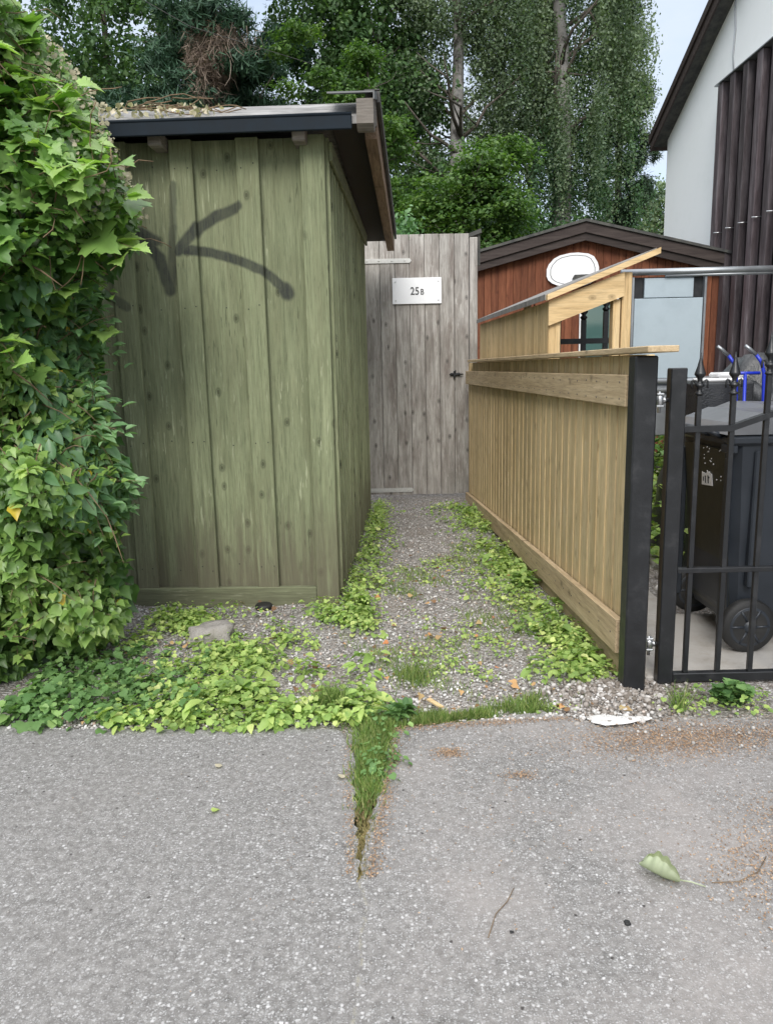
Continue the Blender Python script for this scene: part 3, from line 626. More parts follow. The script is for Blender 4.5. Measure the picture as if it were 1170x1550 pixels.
# ------------------------------------------------------------ wheelie bins
def make_bin(label, loc, rz, mb_body, tagged):
    t = thing('wheelie_bin', label, 'bin', loc, rz, 'wheelie bins behind the iron gate')
    # local: back (wheels, handle) at -x, front at +x, side faces -y; width in y .56
    b = MB(); secs = [(.10, .06, .50, .24), (.18, .03, .53, .25), (.95, -.01, .62, .285), (1.0, -.015, .63, .29)]
    v = []; fs = []
    for z, xa, xb, hw in secs:
        c = .035
        ring = [(xa + c, -hw), (xb - c, -hw), (xb, -hw + c), (xb, hw - c), (xb - c, hw), (xa + c, hw), (xa, hw - c), (xa, -hw + c)]
        v += [(px, py, z) for px, py in ring]
    for i in range(len(secs) - 1):
        for k in range(8): fs.append((i * 8 + k, i * 8 + (k + 1) % 8, (i + 1) * 8 + (k + 1) % 8, (i + 1) * 8 + k))
    fs += [tuple(range(8))[::-1], tuple(range(24, 32))]
    b.add(v, fs)
    b.box((.08, -.298, .30), (.115, -.262, .93), bev=.006); b.box((.50, -.275, .18), (.53, -.25, .93), bev=.006)   # ribs
    b.box((-.03, -.262, .12), (-.0, -.235, .9), bev=.006); b.box((-.03, .235, .12), (-.0, .262, .9), bev=.006)
    b.build('body', mb_body, t)
    b = MB(); b.box((-.035, -.305, .955), (.655, .305, 1.0), bev=.012); b.box((-.035, -.3, .92), (.0, -.2, .957), bev=.005); b.build('rim', mb_body, t)
    b = MB(); L = [(-.05, 1.004), (.0, 1.05), (.12, 1.095), (.38, 1.085), (.60, 1.045), (.68, 1.004)]
    b.prism([(x_, -.305, z_) for x_, z_ in L], (0, .61, 0)); ld = b.build('lid', M_lid, t)
    b = MB(); b.box((.655, -.29, .985), (.70, .29, 1.01), bev=.006); b.build('lid_lip', mb_body, ld)
    b = MB(); b.tube([(-.10, -.2, 1.02), (-.10, .2, 1.02)], .014)
    for yy in (-.2, -.07, .07, .2): b.tube([(-.10, yy, 1.02), (-.02, yy, .985)], .013)
    b.build('handle', mb_body, t)
    for yy in (-.33, .275):
        b = MB(); b.lathe([(.088, .0), (.118, .004), (.126, .014), (.126, .040), (.118, .050), (.098, .053), (.096, .04), (.088, .038)], (.09, yy, .125), 'Y', 36)
        wl = b.build('wheel', M_tyre, t)
        b = MB(); b.lathe([(.094, .012), (.094, .002), (.09, .0), (.03, .006), (.026, -.006), (.010, -.008)], (.09, yy - .001, .125), 'Y', 30)
        for q in range(6):
            c, s_ = math.cos(q * math.pi / 3), math.sin(q * math.pi / 3)
            b.tube([(.09 + .03 * c, yy + .001, .125 + .03 * s_), (.09 + .088 * c, yy + .001, .125 + .088 * s_)], .006, 6)
        b.build('hub', mb_body, wl)
    b = MB(); b.tube([(.09, -.28, .125), (.09, .28, .125)], .012); b.build('axle', M_zinc, t)
    return t
b1 = make_bin('blue grey wheelie bin with olive back and torn sticker, close behind the iron gate', (1.555, 3.69, .022), R(1), M_bin, 0)
b2 = make_bin('second wheelie bin, mostly hidden behind the nearer blue grey bin', (1.93, 4.33, .018), R(-3), M_bin, 1)
mb = MB(); mb.prism([(.048, -.225, .14), (-.017, -.225, .93), (-.017, .225, .93), (.048, .225, .14)], (-.008, 0, -.0005)); mb.build('back_panel', M_bin2, b1)
def bk(z): return .048 + (z - .14) / .79 * -.065 - .0095
mb = MB(); q = [(-.09, .745), (.03, .735), (.025, .80), (-.02, .795), (-.04, .81), (-.085, .80)]
mb.prism([(bk(z_), y_, z_) for y_, z_ in q], (-.002, 0, 0)); st = mb.build('sticker', M_whitep, b1)
mb = MB()
for y0, y1, z0, z1 in ((-.05, -.042, .752, .79), (-.06, -.05, .779, .785), (-.02, -.012, .75, .785), (.003, .010, .757, .777)): mb.prism([(bk(z0) - .0025, y0, z0), (bk(z0) - .0025, y1, z0), (bk(z1) - .0025, y1, z1), (bk(z1) - .0025, y0, z1)], (-.0015, 0, 0))
mb.build('sticker_print', M_bin, st)
random.seed(3); mb = MB()
for i in range(30):
    zz = min(random.gauss(.87, .045), .925); yy = random.uniform(-.2, .12); r_ = random.uniform(.002, .0042); mb.lathe([(r_, -.0015), (r_, .001)], (bk(zz), yy, zz), 'X', 6)
for i in range(14):
    zz = min(random.gauss(.91, .03), .945); r_ = random.uniform(.0018, .0035); mb.lathe([(r_, -.001), (r_, .004)], (random.uniform(.12, .5), -(.25 + (zz - .18) / .77 * .035) - .0035, zz), 'Y', 6)
o = mb.build('paint_specks', M_whitep, b1); o['kind'] = 'stuff'
random.seed(9)

# ------------------------------------------------------------ lean-to shelter behind the fence
SB = thing('timber_shelter', 'pale new timber lean-to with sloping roof behind the plank fence', 'shelter', (1.04, 4.97, 0), R(1.7))
mb = MB(); y = .0
while y < 2.75:
    mb.box((.0, y + .002, .05), (.018, y + .098, 1.737 + y * .004), bev=.002); y += .1
mb.build('side_board', M_fence, SB)
mb = MB(); mb.box((-.005, -.035, .0), (.07, -.002, 1.62), .3, bev=.003); mb.box((.40, -.03, .0), (.445, .04, 1.74), .6, bev=.003); mb.box((.452, -.036, .0), (.512, .03, 1.90), .4, bev=.003)
mb.build('corner_post', M_pale_z, SB)
mb = MB(); mb.prism([(-.012, -.062, 1.585), (.455, -.062, 1.755), (.455, -.062, 1.90), (-.012, -.062, 1.735)], (0, .026, 0), .4); mb.build('front_beam', M_pale_x, SB)
mb = MB(); s_ = .385
mb.prism([(-.03, -.10, 1.735), (.66, -.10, 1.735 + .69 * s_), (.66, -.10, 1.77 + .69 * s_), (-.03, -.10, 1.77)], (0, .045, 0), .7); mb.build('roof_edge_board', M_pale_x, SB)
mb = MB(); mb.prism([(-.035, -.054, 1.74), (.65, -.054, 1.74 + .685 * s_), (.65, -.054, 1.775 + .685 * s_), (-.035, -.054, 1.775)], (0, 2.85, .018), .3); mb.build('roof', M_roof, SB)
mb = MB()
for yy in (2.6,): mb.box((.40, yy, 0), (.46, yy + .06, 1.96), bev=.003)
mb.build('rear_post', M_pale_z, SB)

# iron fence panel seen through the shelter
IF = thing('iron_fence', 'black iron fence panel with spear tops seen through the timber lean-to', 'fence', (1.2, 6.1, 0))
for z0 in (1.50, .1):
    mb = MB(); mb.box((-.1, -.022, z0), (.56, .022, z0 + .04)); mb.build('rail', M_black, IF)
for i, (xx, zt) in enumerate(((-.03, 1.66), (.155, 1.66), (.35, 1.68), (.52, 1.74))):
    mb = MB(); mb.box((xx - .018, -.016, 0), (xx + .018, .016, zt)); bar = mb.build('bar', M_black, IF)
    mb = MB(); mb.lathe([(.018, 0), (.03, .02), (.014, .035), (.034, .06), (.012, .11), (.002, .15)], (xx, 0, zt), 'Z', 8); mb.build('finial', M_black, bar)

# ------------------------------------------------------------ red shed
RS = thing('red_shed', 'red brown panelled shed with low gable and dark barge boards', 'shed', (2.76, 10.9, 0), R(-11))
RL, RR, PK = -1.95, 1.80, 3.20
def gz(x): return PK - (abs(x) * (.235 if x < 0 else .275))
mb = MB(); x = RL + .1
while x < RR - .02:
    x1 = min(x + .094, RR - .01)
    mb.prism([(x + .002, 0, 0), (x1, 0, 0), (x1, 0, gz(x1) - .12), (x + .002, 0, gz(x + .002) - .12)], (0, .02, 0)); x += .1
mb.prism([(RL + .1, .021, 0), (RR - .02, .021, 0), (RR - .02, .021, gz(RR) - .12), (0, .021, PK - .12), (RL + .1, .021, gz(RL + .1) - .12)], (0, .02, 0), .1)
mb.build('front_wall', M_red, RS)
mb = MB(); mb.box((RL + .1, .042, 0), (RL + .12, 3.6, gz(RL) - .1)); mb.box((RR - .04, .042, 0), (RR - .02, 3.6, gz(RR) - .1)); mb.build('side_wall', M_red, RS)
for sgn, xe in ((-1, RL), (1, RR)):
    mb = MB(); mb.prism([(0, -.16, PK - .13), (xe, -.16, gz(xe) - .13), (xe, -.16, gz(xe) + .0), (0, -.16, PK)], (0, .025, 0)); 
    mb.prism([(0, -.13, PK - .23), (xe, -.13, gz(xe) - .23), (xe, -.13, gz(xe) - .09), (0, -.13, PK - .09)], (0, .02, 0)); mb.build('barge_board', M_bargex, RS)
mb = MB(); mb.prism([(RL - .03, -.19, gz(RL) + .0), (0, -.19, PK + .004), (RR + .03, -.19, gz(RR) - .0), (RR + .03, -.19, gz(RR) + .035), (0, -.19, PK + .04), (RL - .03, -.19, gz(RL) + .035)], (0, 4, 0))
mb.build('roof', M_felt, RS)
rd = MB(); rd.box((-.05, -.03, 0), (.0, 0, 2.18), bev=.004); rd.box((.50, -.03, 0), (.55, 0, 2.18), bev=.004); rd.box((-.05, -.031, 2.18), (.55, 0, 2.23), bev=.004); fr = rd.build('door_frame', M_whitep, RS)
mb = MB(); mb.box((.002, -.018, .02), (.498, -.004, 2.178)); mb.build('glazed_door', M_glass, RS)
BB = thing('basketball_backboard', 'white backboard with cut corners on the gable of the red shed', 'backboard', (2.76, 10.9, 0), R(-11))
oc = [(-.50, 2.50), (-.50, 2.66), (-.38, 2.79), (-.14, 2.835), (.10, 2.80), (.19, 2.66), (.19, 2.50), (.06, 2.40), (-.20, 2.375), (-.40, 2.42)]
for _ in range(1): oc = [q for (a, b_), (c, d) in zip(oc, oc[1:] + oc[:1]) for q in ((a * .78 + c * .22, b_ * .78 + d * .22), (a * .22 + c * .78, b_ * .22 + d * .78))]
cx, cz_ = -.155, 2.60
mb = MB(); mb.prism([(a, -.05, b_) for a, b_ in oc], (0, .04, 0)); mb.build('board', M_white, BB)
mb = MB()
for s0, s1 in ((.86, .835),):
    for (a0, b0), (a1, b1) in zip(oc, oc[1:] + oc[:1]):
        q = [(cx + (a - cx) * s, -.053, cz_ + (b_ - cz_) * s) for a, b_, s in ((a0, b0, s0), (a1, b1, s0), (a1, b1, s1), (a0, b0, s1))]
        mb.prism(q, (0, .002, 0))
mb.build('marking', M_felt, BB)
mb = MB(); mb.prism([(-.16, -.2, 2.47), (.12, -.2, 2.47), (.10, -.2, 2.52), (-.13, -.2, 2.52)], (0, .147, .02)); mb.build('bracket', M_felt, BB)

# ------------------------------------------------------------ white house with slatted wall
HS = thing('white_house', 'white rendered house with steep dark verge and dark vertical slats', 'house', (4.6, 13.12, 0))
mb = MB()      # gable wall faces the yard (-x)
def hz(y): return 4.93 + .47 * (-y)      # local y negative towards the viewer
mb.prism([(0, 0, -.1), (0, -12, -.1), (0, -12, hz(-12)), (0, 0, hz(0))], (.3, 0, 0)); mb.prism([(.31, -.3, -.1), (6, -.3, -.1), (6, -.3, 4.9), (.31, -.3, 4.9)], (0, .3, 0)); mb.build('wall', M_render, HS)
mb = MB(); mb.prism([(-.2, .14, 4.87), (-.2, -12, 10.81), (-.2, -12, 10.60), (-.2, .14, 4.75)], (7, 0, 0)); mb.build('roof', M_felt, HS)
mb = MB(); mb.prism([(-.226, .15, 4.90), (-.226, -12, 10.84), (-.226, -12, 10.60), (-.226, .15, 4.68)], (.024, 0, 0))
mb.prism([(-.252, .17, 4.915), (-.252, -12, 10.87), (-.252, -12, 10.76), (-.252, .17, 4.80)], (.024, 0, 0)); mb.build('verge_board', M_bargex, HS)
mb = MB(); mb.box((-.19, .143, 4.70), (5, .172, 4.86)); mb.build('eave_board', M_bargex, HS)
mb = MB(); mb.tube([(-.012, -2.30, 6.3), (-.012, -2.28, 5.8), (-.012, -2.33, 5.5), (-.012, -2.30, 5.2), (-.012, -2.37, 4.9)], .008, 6); mb.build('cable', M_steel, HS)
y = -2.22
mb = MB(); mb.box((-.055, -12, .0), (-.003, -2.2, 4.86), .1); mb.build('slat_backing', plain('black_brown_backing', (.012, .009, .010), .7), HS)
while y > -11.5:
    mb = MB(); mb.box((-.15, y - .14, .05), (-.057, y, 4.88), random.random(), bev=.006); mb.build('slat', M_slat, HS); y -= .36
mb = MB(); mb.box((-.17, -12, 4.885), (-.001, -2.15, 4.90)); mb.build('flashing', M_steel, HS)
mb = MB(); y = -2.22
while y > -11: mb.tube([(-.18, y - .17, 3.02), (-.05, y - .20, 3.02)], .007, 6); y -= .36
o = mb.build('clips', M_zinc, HS); o['kind'] = 'stuff'

# ------------------------------------------------------------ trailer with tall panel
TR = thing('flatbed_trailer', 'grey metal trailer with a tall pale blue panel and steel tube rail', 'trailer', (2.0, 6.5, 0))
mb = MB(); mb.box((.02, -.03, .74), (3.4, 1.4, 1.20), bev=.01); mb.build('bed', M_steel, TR)
mb = MB()
for z in (1.19, 1.12, 1.05): mb.tube([(.0, -.045, z), (3.4, -.045, z)], .022, 8)
mb.build('side_trim', M_steel, TR)
mb = MB(); mb.box((.06, -.01, 1.215), (.62, .02, 1.86), .5, bev=.004); mb.box((.14, -.005, 1.866), (.54, .02, 2.02), .6, bev=.003); mb.build('panel', M_panel, TR)
mb = MB(); mb.box((.066, .03, 1.86), (.64, .05, 2.03)); mb.build('dark_backing', M_black, TR)
for xx in (.625, .035):
    mb = MB(); mb.box((xx, -.015, 1.2), (xx + .02, .03, 2.03), bev=.003); mb.build('panel_frame', M_steel, TR)
mb = MB(); mb.tube([(-.06, -.02, 2.065), (1.7, -.02, 2.075)], .026, 12); mb.tube([(.3, -.02, 2.035), (1.6, -.02, 2.045)], .012); mb.build('top_rail', M_steel, TR)
mb = MB(); mb.box((-.04, -.01, 0), (.030, .05, 2.03), bev=.004); mb.build('corner_upright', plain('taupe_paint', (.22, .19, .18), .6), TR)
for xx in (1.7,):
    mb = MB(); mb.box((xx - .03, -.01, 1.205), (xx + .03, .03, 2.05), bev=.004); mb.build('rear_upright', M_steel, TR)
for xx in (1.1, 2.7):
    mb = MB(); mb.lathe([(.20, 0), (.33, .01), (.35, .05), (.35, .17), (.33, .21), (.2, .22)], (xx, .1, .35), 'Y', 28); wl = mb.build('wheel', M_tyre, TR)
    mb = MB(); mb.lathe([(.19, .0), (.19, -.012), (.06, .03), (.05, -.01)], (xx, .095, .35), 'Y', 20); mb.build('rim', M_steel, wl)

# ------------------------------------------------------------ tarp heap, blue cart, white boxes
def heap(nx_=40, ny_=26):
    v = []; fs = []
    for j in range(ny_ + 1):
        for i in range(nx_ + 1):
            u, w_ = i / nx_ * 2 - 1, j / ny_ * 2 - 1
            e = (1 - abs(u) ** 3.5) * (1 - abs(w_) ** 3.5)
            z = 1.12 * e ** .45 * (1 + .10 * math.sin(u * 3 + 1) + .07 * math.sin(u * 9 + w_ * 4) + .04 * math.sin(w_ * 13 + u * 5) + .03 * math.sin(u * 23 + w_ * 9))
            v.append((u * .75 + .02 * math.sin(z * 12 + u * 9), w_ * .45 + .02 * math.sin(z * 15), max(z, 0)))
    for j in range(ny_):
        for i in range(nx_): a = j * (nx_ + 1) + i; fs.append((a, a + 1, a + nx_ + 2, a + nx_ + 1))
    return v, fs
mb = MB(); v, fs = heap(); mb.add(v, fs, smooth=True); o = mb.build('tarpaulin_heap', M_tarp); o.location = (2.72, 5.35, 0); tag(o, 'heap under crumpled black tarpaulin behind the wheelie bins', 'tarpaulin')
mb = MB(); v = [(-.30, 0, 0), (.30, 0, 0), (.33, .45, 0), (-.34, .45, 0), (-.16, .12, .30), (.10, .10, .32), (.14, .36, .30), (-.12, .34, .28)]
bm = bmesh.new(); vv = [bm.verts.new(p) for p in v]
for q in ((0, 1, 5, 4), (1, 2, 6, 5), (2, 3, 7, 6), (3, 0, 4, 7), (4, 5, 6, 7), (3, 2, 1, 0)): bm.faces.new([vv[i] for i in q])
bmesh.ops.subdivide_edges(bm, edges=bm.edges[:], cuts=5, use_grid_fill=True)
for q in bm.verts: q.co += Vector((math.sin(q.co.z * 40 + q.co.x * 20), math.sin(q.co.x * 30), math.sin(q.co.x * 25 + q.co.y * 31))) * .012
mb.bm(bm, smooth=True); o = mb.build('covered_sack', M_tarp); o.location = (2.62, 5.2, 1.08); tag(o, 'peaked dark cover on top of the black tarpaulin heap', 'cover')
CT = thing('blue_cart', 'blue tubular cart frame standing upright among the bins and tarpaulin', 'cart', (2.07, 4.80, 0))
for dx in (0, .17):
    mb = MB(); mb.tube([(.12 + dx, .0, .5), (.11 + dx, .0, .95), (.095 + dx, 0, 1.27), (.075 + dx, .0, 1.335), (.04 + dx, .0, 1.38)], .011, 10); mb.build('side_tube', M_blue, CT)
    mb = MB(); mb.tube([(.04 + dx, .0, 1.38), (.0 + dx, .0, 1.415), (-.03 + dx, .0, 1.435)], .011, 10); mb.build('grip', M_steel, CT)
mb = MB(); mb.tube([(.07, 0, 1.27), (.24, 0, 1.27)], .01); mb.tube([(.10, 0, 1.0), (.27, 0, 1.0)], .01); mb.tube([(.13, 0, .55), (.29, 0, .55)], .01); mb.tube([(.15, 0, 1.27), (.17, 0, .55)], .01)
mb.tube([(.12, .0, .55), (.12, -.0, .02)], .012); mb.tube([(.29, 0, .55), (.29, 0, .02)], .012)
mb.build('crossbar', M_blue, CT)
mb = MB(); mb.box((0, 0, 0), (.26, .2, .025), bev=.01); mb.box((.10, .02, .026), (.30, .18, .06), bev=.012); o = mb.build('plastic_tray', M_whitep); o.location = (2.03, 4.95, 1.215); tag(o, 'white plastic trays lying on the tarpaulin beside the blue cart', 'tray')
mb = MB(); mb.box((0, 0, 0), (.34, .25, 1.213), bev=.01); o = mb.build('storage_box', M_tarp); o.location = (2.0, 4.92, 0); tag(o, 'dark box under the white plastic trays behind the bins', 'box')

# brick edging far behind the gate
mb = MB()
for k in range(3):
    x = 2.4 - .12 * (k % 2)
    while x < 5.0: mb.box((x, 8.6 + k * .25, -.03), (x + .44, 8.82 + k * .25, .03 + .02 * k), bev=.008); x += .46
structure(mb.build('paving_slabs', M_brick))

# ------------------------------------------------------------ weeds and grass on the ground
def gz_at(x, y): return hgt(x, y) * np.clip((y - 2.8) / .6, 0, 1)
def weeds(name, cx, cy, label, mat, tm=ROUND, smin=.018, smax=.038, nl=(4, 10), hmax=.07, spread=.045, cat='weeds'):
    P, Nn, T, Sz, Rr = [], [], [], [], []
    for x, y in zip(cx, cy):
        n = int(rng.integers(*nl)); hh = hmax * (.35 + .65 * rng.random()); big = .7 + .6 * rng.random(); tone = rng.random()
        a = rng.random(n) * 2 * np.pi; r = spread * (.2 + rng.random(n)) * big
        smn, smx = smin * .72, smax * .85; z = gz_at(x, y) + .006 + hh * rng.random(n) ** .8
        P.append(np.column_stack([x + r * np.cos(a), y + r * np.sin(a), np.full(n, 0.) + z]))
        Nn.append(np.column_stack([np.cos(a) * .45 + rng.normal(0, .25, n), np.sin(a) * .45 + rng.normal(0, .25, n), np.ones(n)]))
        T.append(np.column_stack([np.cos(a), np.sin(a), rng.normal(0, .2, n)])); Sz.append((smn + (smx - smn) * rng.random(n) ** 1.4) * big)
        Rr.append(np.clip(.55 * tone + .45 * rng.random(n), 0, 1))
    o = scatter(name, tm, np.vstack(P), np.vstack(Nn), np.vstack(T), np.concatenate(Sz), np.concatenate(Rr), mat)
    return tag(o, label, cat, kind='stuff')
def patchy(x, y, sc=5., seed=0): return np.sin(x * sc * 1.3 + seed) * np.sin(y * sc + seed * 2.1) + .5 * np.sin(x * sc * 2.9 + y * sc * 2.3 + seed)
def pick(n, f):
    x, y, k = f(n); return x[k], y[k]
def f1(n):   # dark leaves by the hedge foot
    x = -1.55 + .85 * rng.random(n); y = 2.80 + .75 * rng.random(n)
    return x, y, (rng.random(n) < np.clip(1.0 - (x + 1.25) * 1.5 - (y - 2.8) * .8, .03, 1)) & (y > 2.80 + .02 * np.sin(x * 20))
weeds('creeping_weeds', *pick(330, f1), 'dark green lobed ground leaves in front of the hedge foot', L_weedd, smin=.022, smax=.05, hmax=.10)
def f2(n):   # lime leaves at the asphalt edge, left of the joint
    x = -1.12 + 1.05 * rng.random(n); y = 2.765 + .62 * rng.random(n) ** 1.5
    return x, y, rng.random(n) < np.clip(.85 - (y - 2.78) * 1.2 + .6 * patchy(x, y, 6, 1), .03, 1)
weeds('lime_weeds', *pick(600, f2), 'lime green small leaved weeds along the asphalt edge left of the joint', L_weed, smin=.016, smax=.04, hmax=.085)
weeds('broad_weeds', *pick(150, f2), 'larger pointed lime leaves standing among the weeds at the asphalt edge', L_weed, OVAL, .05, .10, (3, 7), .10, .035)
weeds('lobed_weeds', *pick(110, f1), 'large lobed dark leaves among the ground cover at the hedge foot', L_weedd, MAPLE, .04, .075, (3, 6), .10, .05)
def f3(n):   # in the gravel before the shed
    x = -1.3 + 1.25 * rng.random(n); y = 3.3 + .95 * rng.random(n)
    return x, y, (patchy(x, y, 5, 3) + rng.normal(0, .45, n) > .18 + np.clip((x + .75) * 1.3, 0, .7))
weeds('gravel_weeds', *pick(1700, f3), 'scattered light green weeds in the gravel before the green shed', L_weed, smin=.016, smax=.042, hmax=.08)
def f5b(n):
    x, y, k = f5(n); return x, y, k & (x > .6)
def f4(n):   # along the shed side
    y = 3.9 + 3.6 * rng.random(n) ** 1.2; x = -.27 + .045 * (y - 4.3) + np.abs(rng.normal(0, .10, n)) + .02
    return x, y, (rng.random(n) < .8) & ((y > 4.33) | (x > -.25))
weeds('wall_weeds', *pick(520, f4), 'light green weeds growing along the side wall of the green shed', L_weed, smin=.016, smax=.036, hmax=.12)
def f5(n):   # along the fence
    y = 3.12 + 4.3 * rng.random(n) ** 1.25; x = .97 - .03 * (y - 3.1) - np.abs(rng.normal(0, .17 + .035 * np.sin(y * 3), n))
    return x, y, (x > .35) & (rng.random(n) < .6 + .5 * patchy(x, y, 4, 3))
weeds('fence_weeds', *pick(1150, f5), 'low green creeping weeds along the foot of the plank fence', L_weed, smin=.016, smax=.038, hmax=.075)
weeds('fence_broad_weeds', *pick(130, f5b), 'broader leaves standing in the weeds along the plank fence', L_weed, OVAL, .05, .10, (3, 6), .10, .04)
def f6(n):
    x = .95 + .9 * rng.random(n); y = 2.77 + .22 * rng.random(n)
    return x, y, (rng.random(n) < .45) & (patchy(x, y, 9, 2) > -.4) & ((x > 1.06) | (y < 2.83))
weeds('gate_weeds', *pick(170, f6), 'thin weeds in the stones before the iron gate', L_weed, smin=.012, smax=.03, hmax=.05)
def f7(n):
    x = 1.5 + 2.4 * rng.random(n); y = 5.0 + 3.3 * rng.random(n); return x, y, rng.random(n) < .9
def f7b(n): return 2.2 + 2.2 * rng.random(n), 9.0 + 1.2 * rng.random(n), rng.random(n) < .9
weeds('yard_weeds', *pick(900, f7), 'bright green weeds in the yard between the bins and the brick edging', L_weed, smin=.04, smax=.10, hmax=.55, spread=.12)
weeds('tall_weeds', *pick(420, f7b), 'tall weeds at the foot of the red shed wall behind the paving slabs', L_weedd, smin=.05, smax=.12, hmax=.9, spread=.15)
def f8(n):
    x = .05 + .85 * rng.random(n); y = 2.85 + 2.4 * rng.random(n); return x, y, (patchy(x, y, 4, 6) + rng.normal(0, .35, n) > .62)
weeds('path_weeds', *pick(1300, f8), 'tiny weeds scattered through the gravel path', L_weed, smin=.010, smax=.024, hmax=.03)
def grass(name, cx, cy, hmin, hmax, label, mat, lean=.35, wd=1.):
    n = len(cx); nr = rdir(n); nr[:, 2] *= .3; t = np.column_stack([rng.normal(0, lean, n), rng.normal(0, lean, n), np.ones(n)])
    h = hmin + (hmax - hmin) * rng.random(n); sz = np.column_stack([np.full(n, .045) * wd, h, h])
    o = scatter(name, BLADE, np.column_stack([cx, cy, gz_at(cx, cy) - .004 + np.where((cy < 2.8) & (np.abs(cx) > .3), .006, 0)]), nr, t, sz, rng.random(n), mat); return o
def tuft(x, y, r, n, h, label):
    q = rng.normal(0, 1, (n, 2)) * r; o = grass('grass_tuft', x + q[:, 0], y + q[:, 1], h * .5, h, label, L_grass, .42)
    return tag(o, label, 'grass', 'grass tufts at the asphalt edge')
tuft(-.235, 2.93, .035, 420, .13, 'thick green grass tuft left of the paving joint')
tuft(.57, 2.90, .03, 200, .075, 'low grass tuft by the right end of the grassy edge')
tuft(.10, 3.20, .045, 300, .085, 'grass tuft in the gravel in the middle of the path')
tuft(1.13, 2.84, .012, 60, .14, 'slim upright grass tuft in front of the iron gate')
n = 5200; x = -.05 + .68 * rng.random(n); y = 2.72 + .11 * np.clip((x - .0) / .6, 0, 1) + .012 + np.abs(rng.normal(0, .03 + .02 * np.sin(x * 17), n)); k = patchy(x, y * 2, 9, 2) + rng.normal(0, .5, n) > -.35; x, y = x[k], y[k]; n = len(x)
tag(grass('verge_grass', x, y, .012, .055, '', L_grass), 'short grass strip along the asphalt edge', 'grass', kind='stuff')
n = 6500; t = rng.random(n) ** .7; y = 1.835 + .99 * t; x = -.095 + .03 * t * 1.2 + rng.normal(0, 1, n) * (.008 + .034 * t) + .008 * np.sin(y * 31)
k = y > 2.27 + rng.normal(0, .09, n)
tag(grass('joint_grass', x[k], y[k], .015, .05, '', L_grass), 'green grass growing out of the wide paving joint', 'grass', kind='stuff')
k = ~k
tag(grass('joint_moss', x[k], y[k], .006, .018, '', L_moss), 'brownish moss and dry grass in the thin end of the joint', 'moss', kind='stuff')
def f9(n):
    y = 2.35 + .6 * rng.random(n); t = (y - 1.9) / .9; x = -.06 + .045 * rng.normal(0, 1, n) * t + .03 * t; return x, y, rng.random(n) < (.3 + .6 * t)
weeds('joint_weeds', *pick(40, f9), 'small leafy weeds at the wide end of the paving joint', L_weedd, smin=.014, smax=.032, hmax=.06)
n = 26000; x = -.25 + 1.2 * rng.random(n); y = 2.85 + 3. * rng.random(n); k = patchy(x, y, 4.5, 4) + rng.normal(0, .25, n) > .55
tag(grass('path_grass', x[k], y[k], .012, .035, '', L_grass), 'thin grass patches in the gravel path', 'grass', kind='stuff')
# nettle-like clump by the gate
def plant(name, x, y, n, hh, sp, mat, tm, s, label, cat='plant'):
    t = thing(name, label, cat, (x, y, 0)); P, Nn, T, Sz = [], [], [], []; st = MB()
    for i in range(n):
        a = random.random() * 6.28; r = sp * math.sqrt(random.random()); h = hh * (.55 + .45 * random.random()) * (1 - .4 * r / sp)
        bx, by = r * math.cos(a), r * math.sin(a); st.tube([(bx * .4, by * .4, -.01), (bx * .8, by * .8, h * .5), (bx, by, h)], [.0022, .0018, .001], 5)
        for lv in range(4):
            z = h * (.4 + .2 * lv)
            for q in range(3):
                aa = a + q * 2.1 + lv * 1.0; P.append((bx * (.6 + .1 * lv), by * (.6 + .1 * lv), z)); T.append((math.cos(aa), math.sin(aa), .15)); Nn.append((-.3 * math.cos(aa) + random.gauss(0, .2), -.3 * math.sin(aa) + random.gauss(0, .2), 1)); Sz.append(s * (.7 + .5 * random.random()))
    st.build('stem', L_weedd, t); scatter('foliage', tm, np.array(P), np.array(Nn), np.array(T), np.array(Sz), rng.random(len(P)) * .7, mat, t)
plant('leafy_clump', 1.36, 2.87, 16, .11, .085, L_weedd, IVY, .042, 'bushy green leafy plant in front of the iron gate')
plant('leafy_clump', -.155, 4.16, 4, .12, .03, L_weed, ROUND, .045, 'round leaved plant at the corner of the green shed')
plant('leafy_clump', .83, 4.55, 10, .13, .09, L_weed, OVAL, .06, 'broad leaved plant halfway along the plank fence')
plant('leafy_clump', -.62, 3.02, 8, .07, .07, L_weed, OVAL, .075, 'long leaved rosette among the lime green weeds')
plant('leafy_clump', .03, 2.80, 8, .08, .05, L_weedd, OVAL, .05, 'dark leafy plant at the head of the paving joint')
n = 420; x = -1.3 + 2.3 * rng.random(n); y = 2.8 + 2.6 * rng.random(n) ** 1.4
o = scatter('leaf_litter', IVY, np.column_stack([x, y, .014 + .01 * rng.random(n)]), rdir(n, 1.6), rdir(n), .012 + .028 * rng.random(n) ** 2, rng.random(n), leafmat('litter', [(0., (.12, .07, .04)), (.5, (.30, .17, .08)), (.8, (.42, .33, .16)), (1., (.50, .20, .08))], .8, .1)); tag(o, 'dry brown and orange leaf bits scattered over the gravel', 'leaves', kind='stuff')
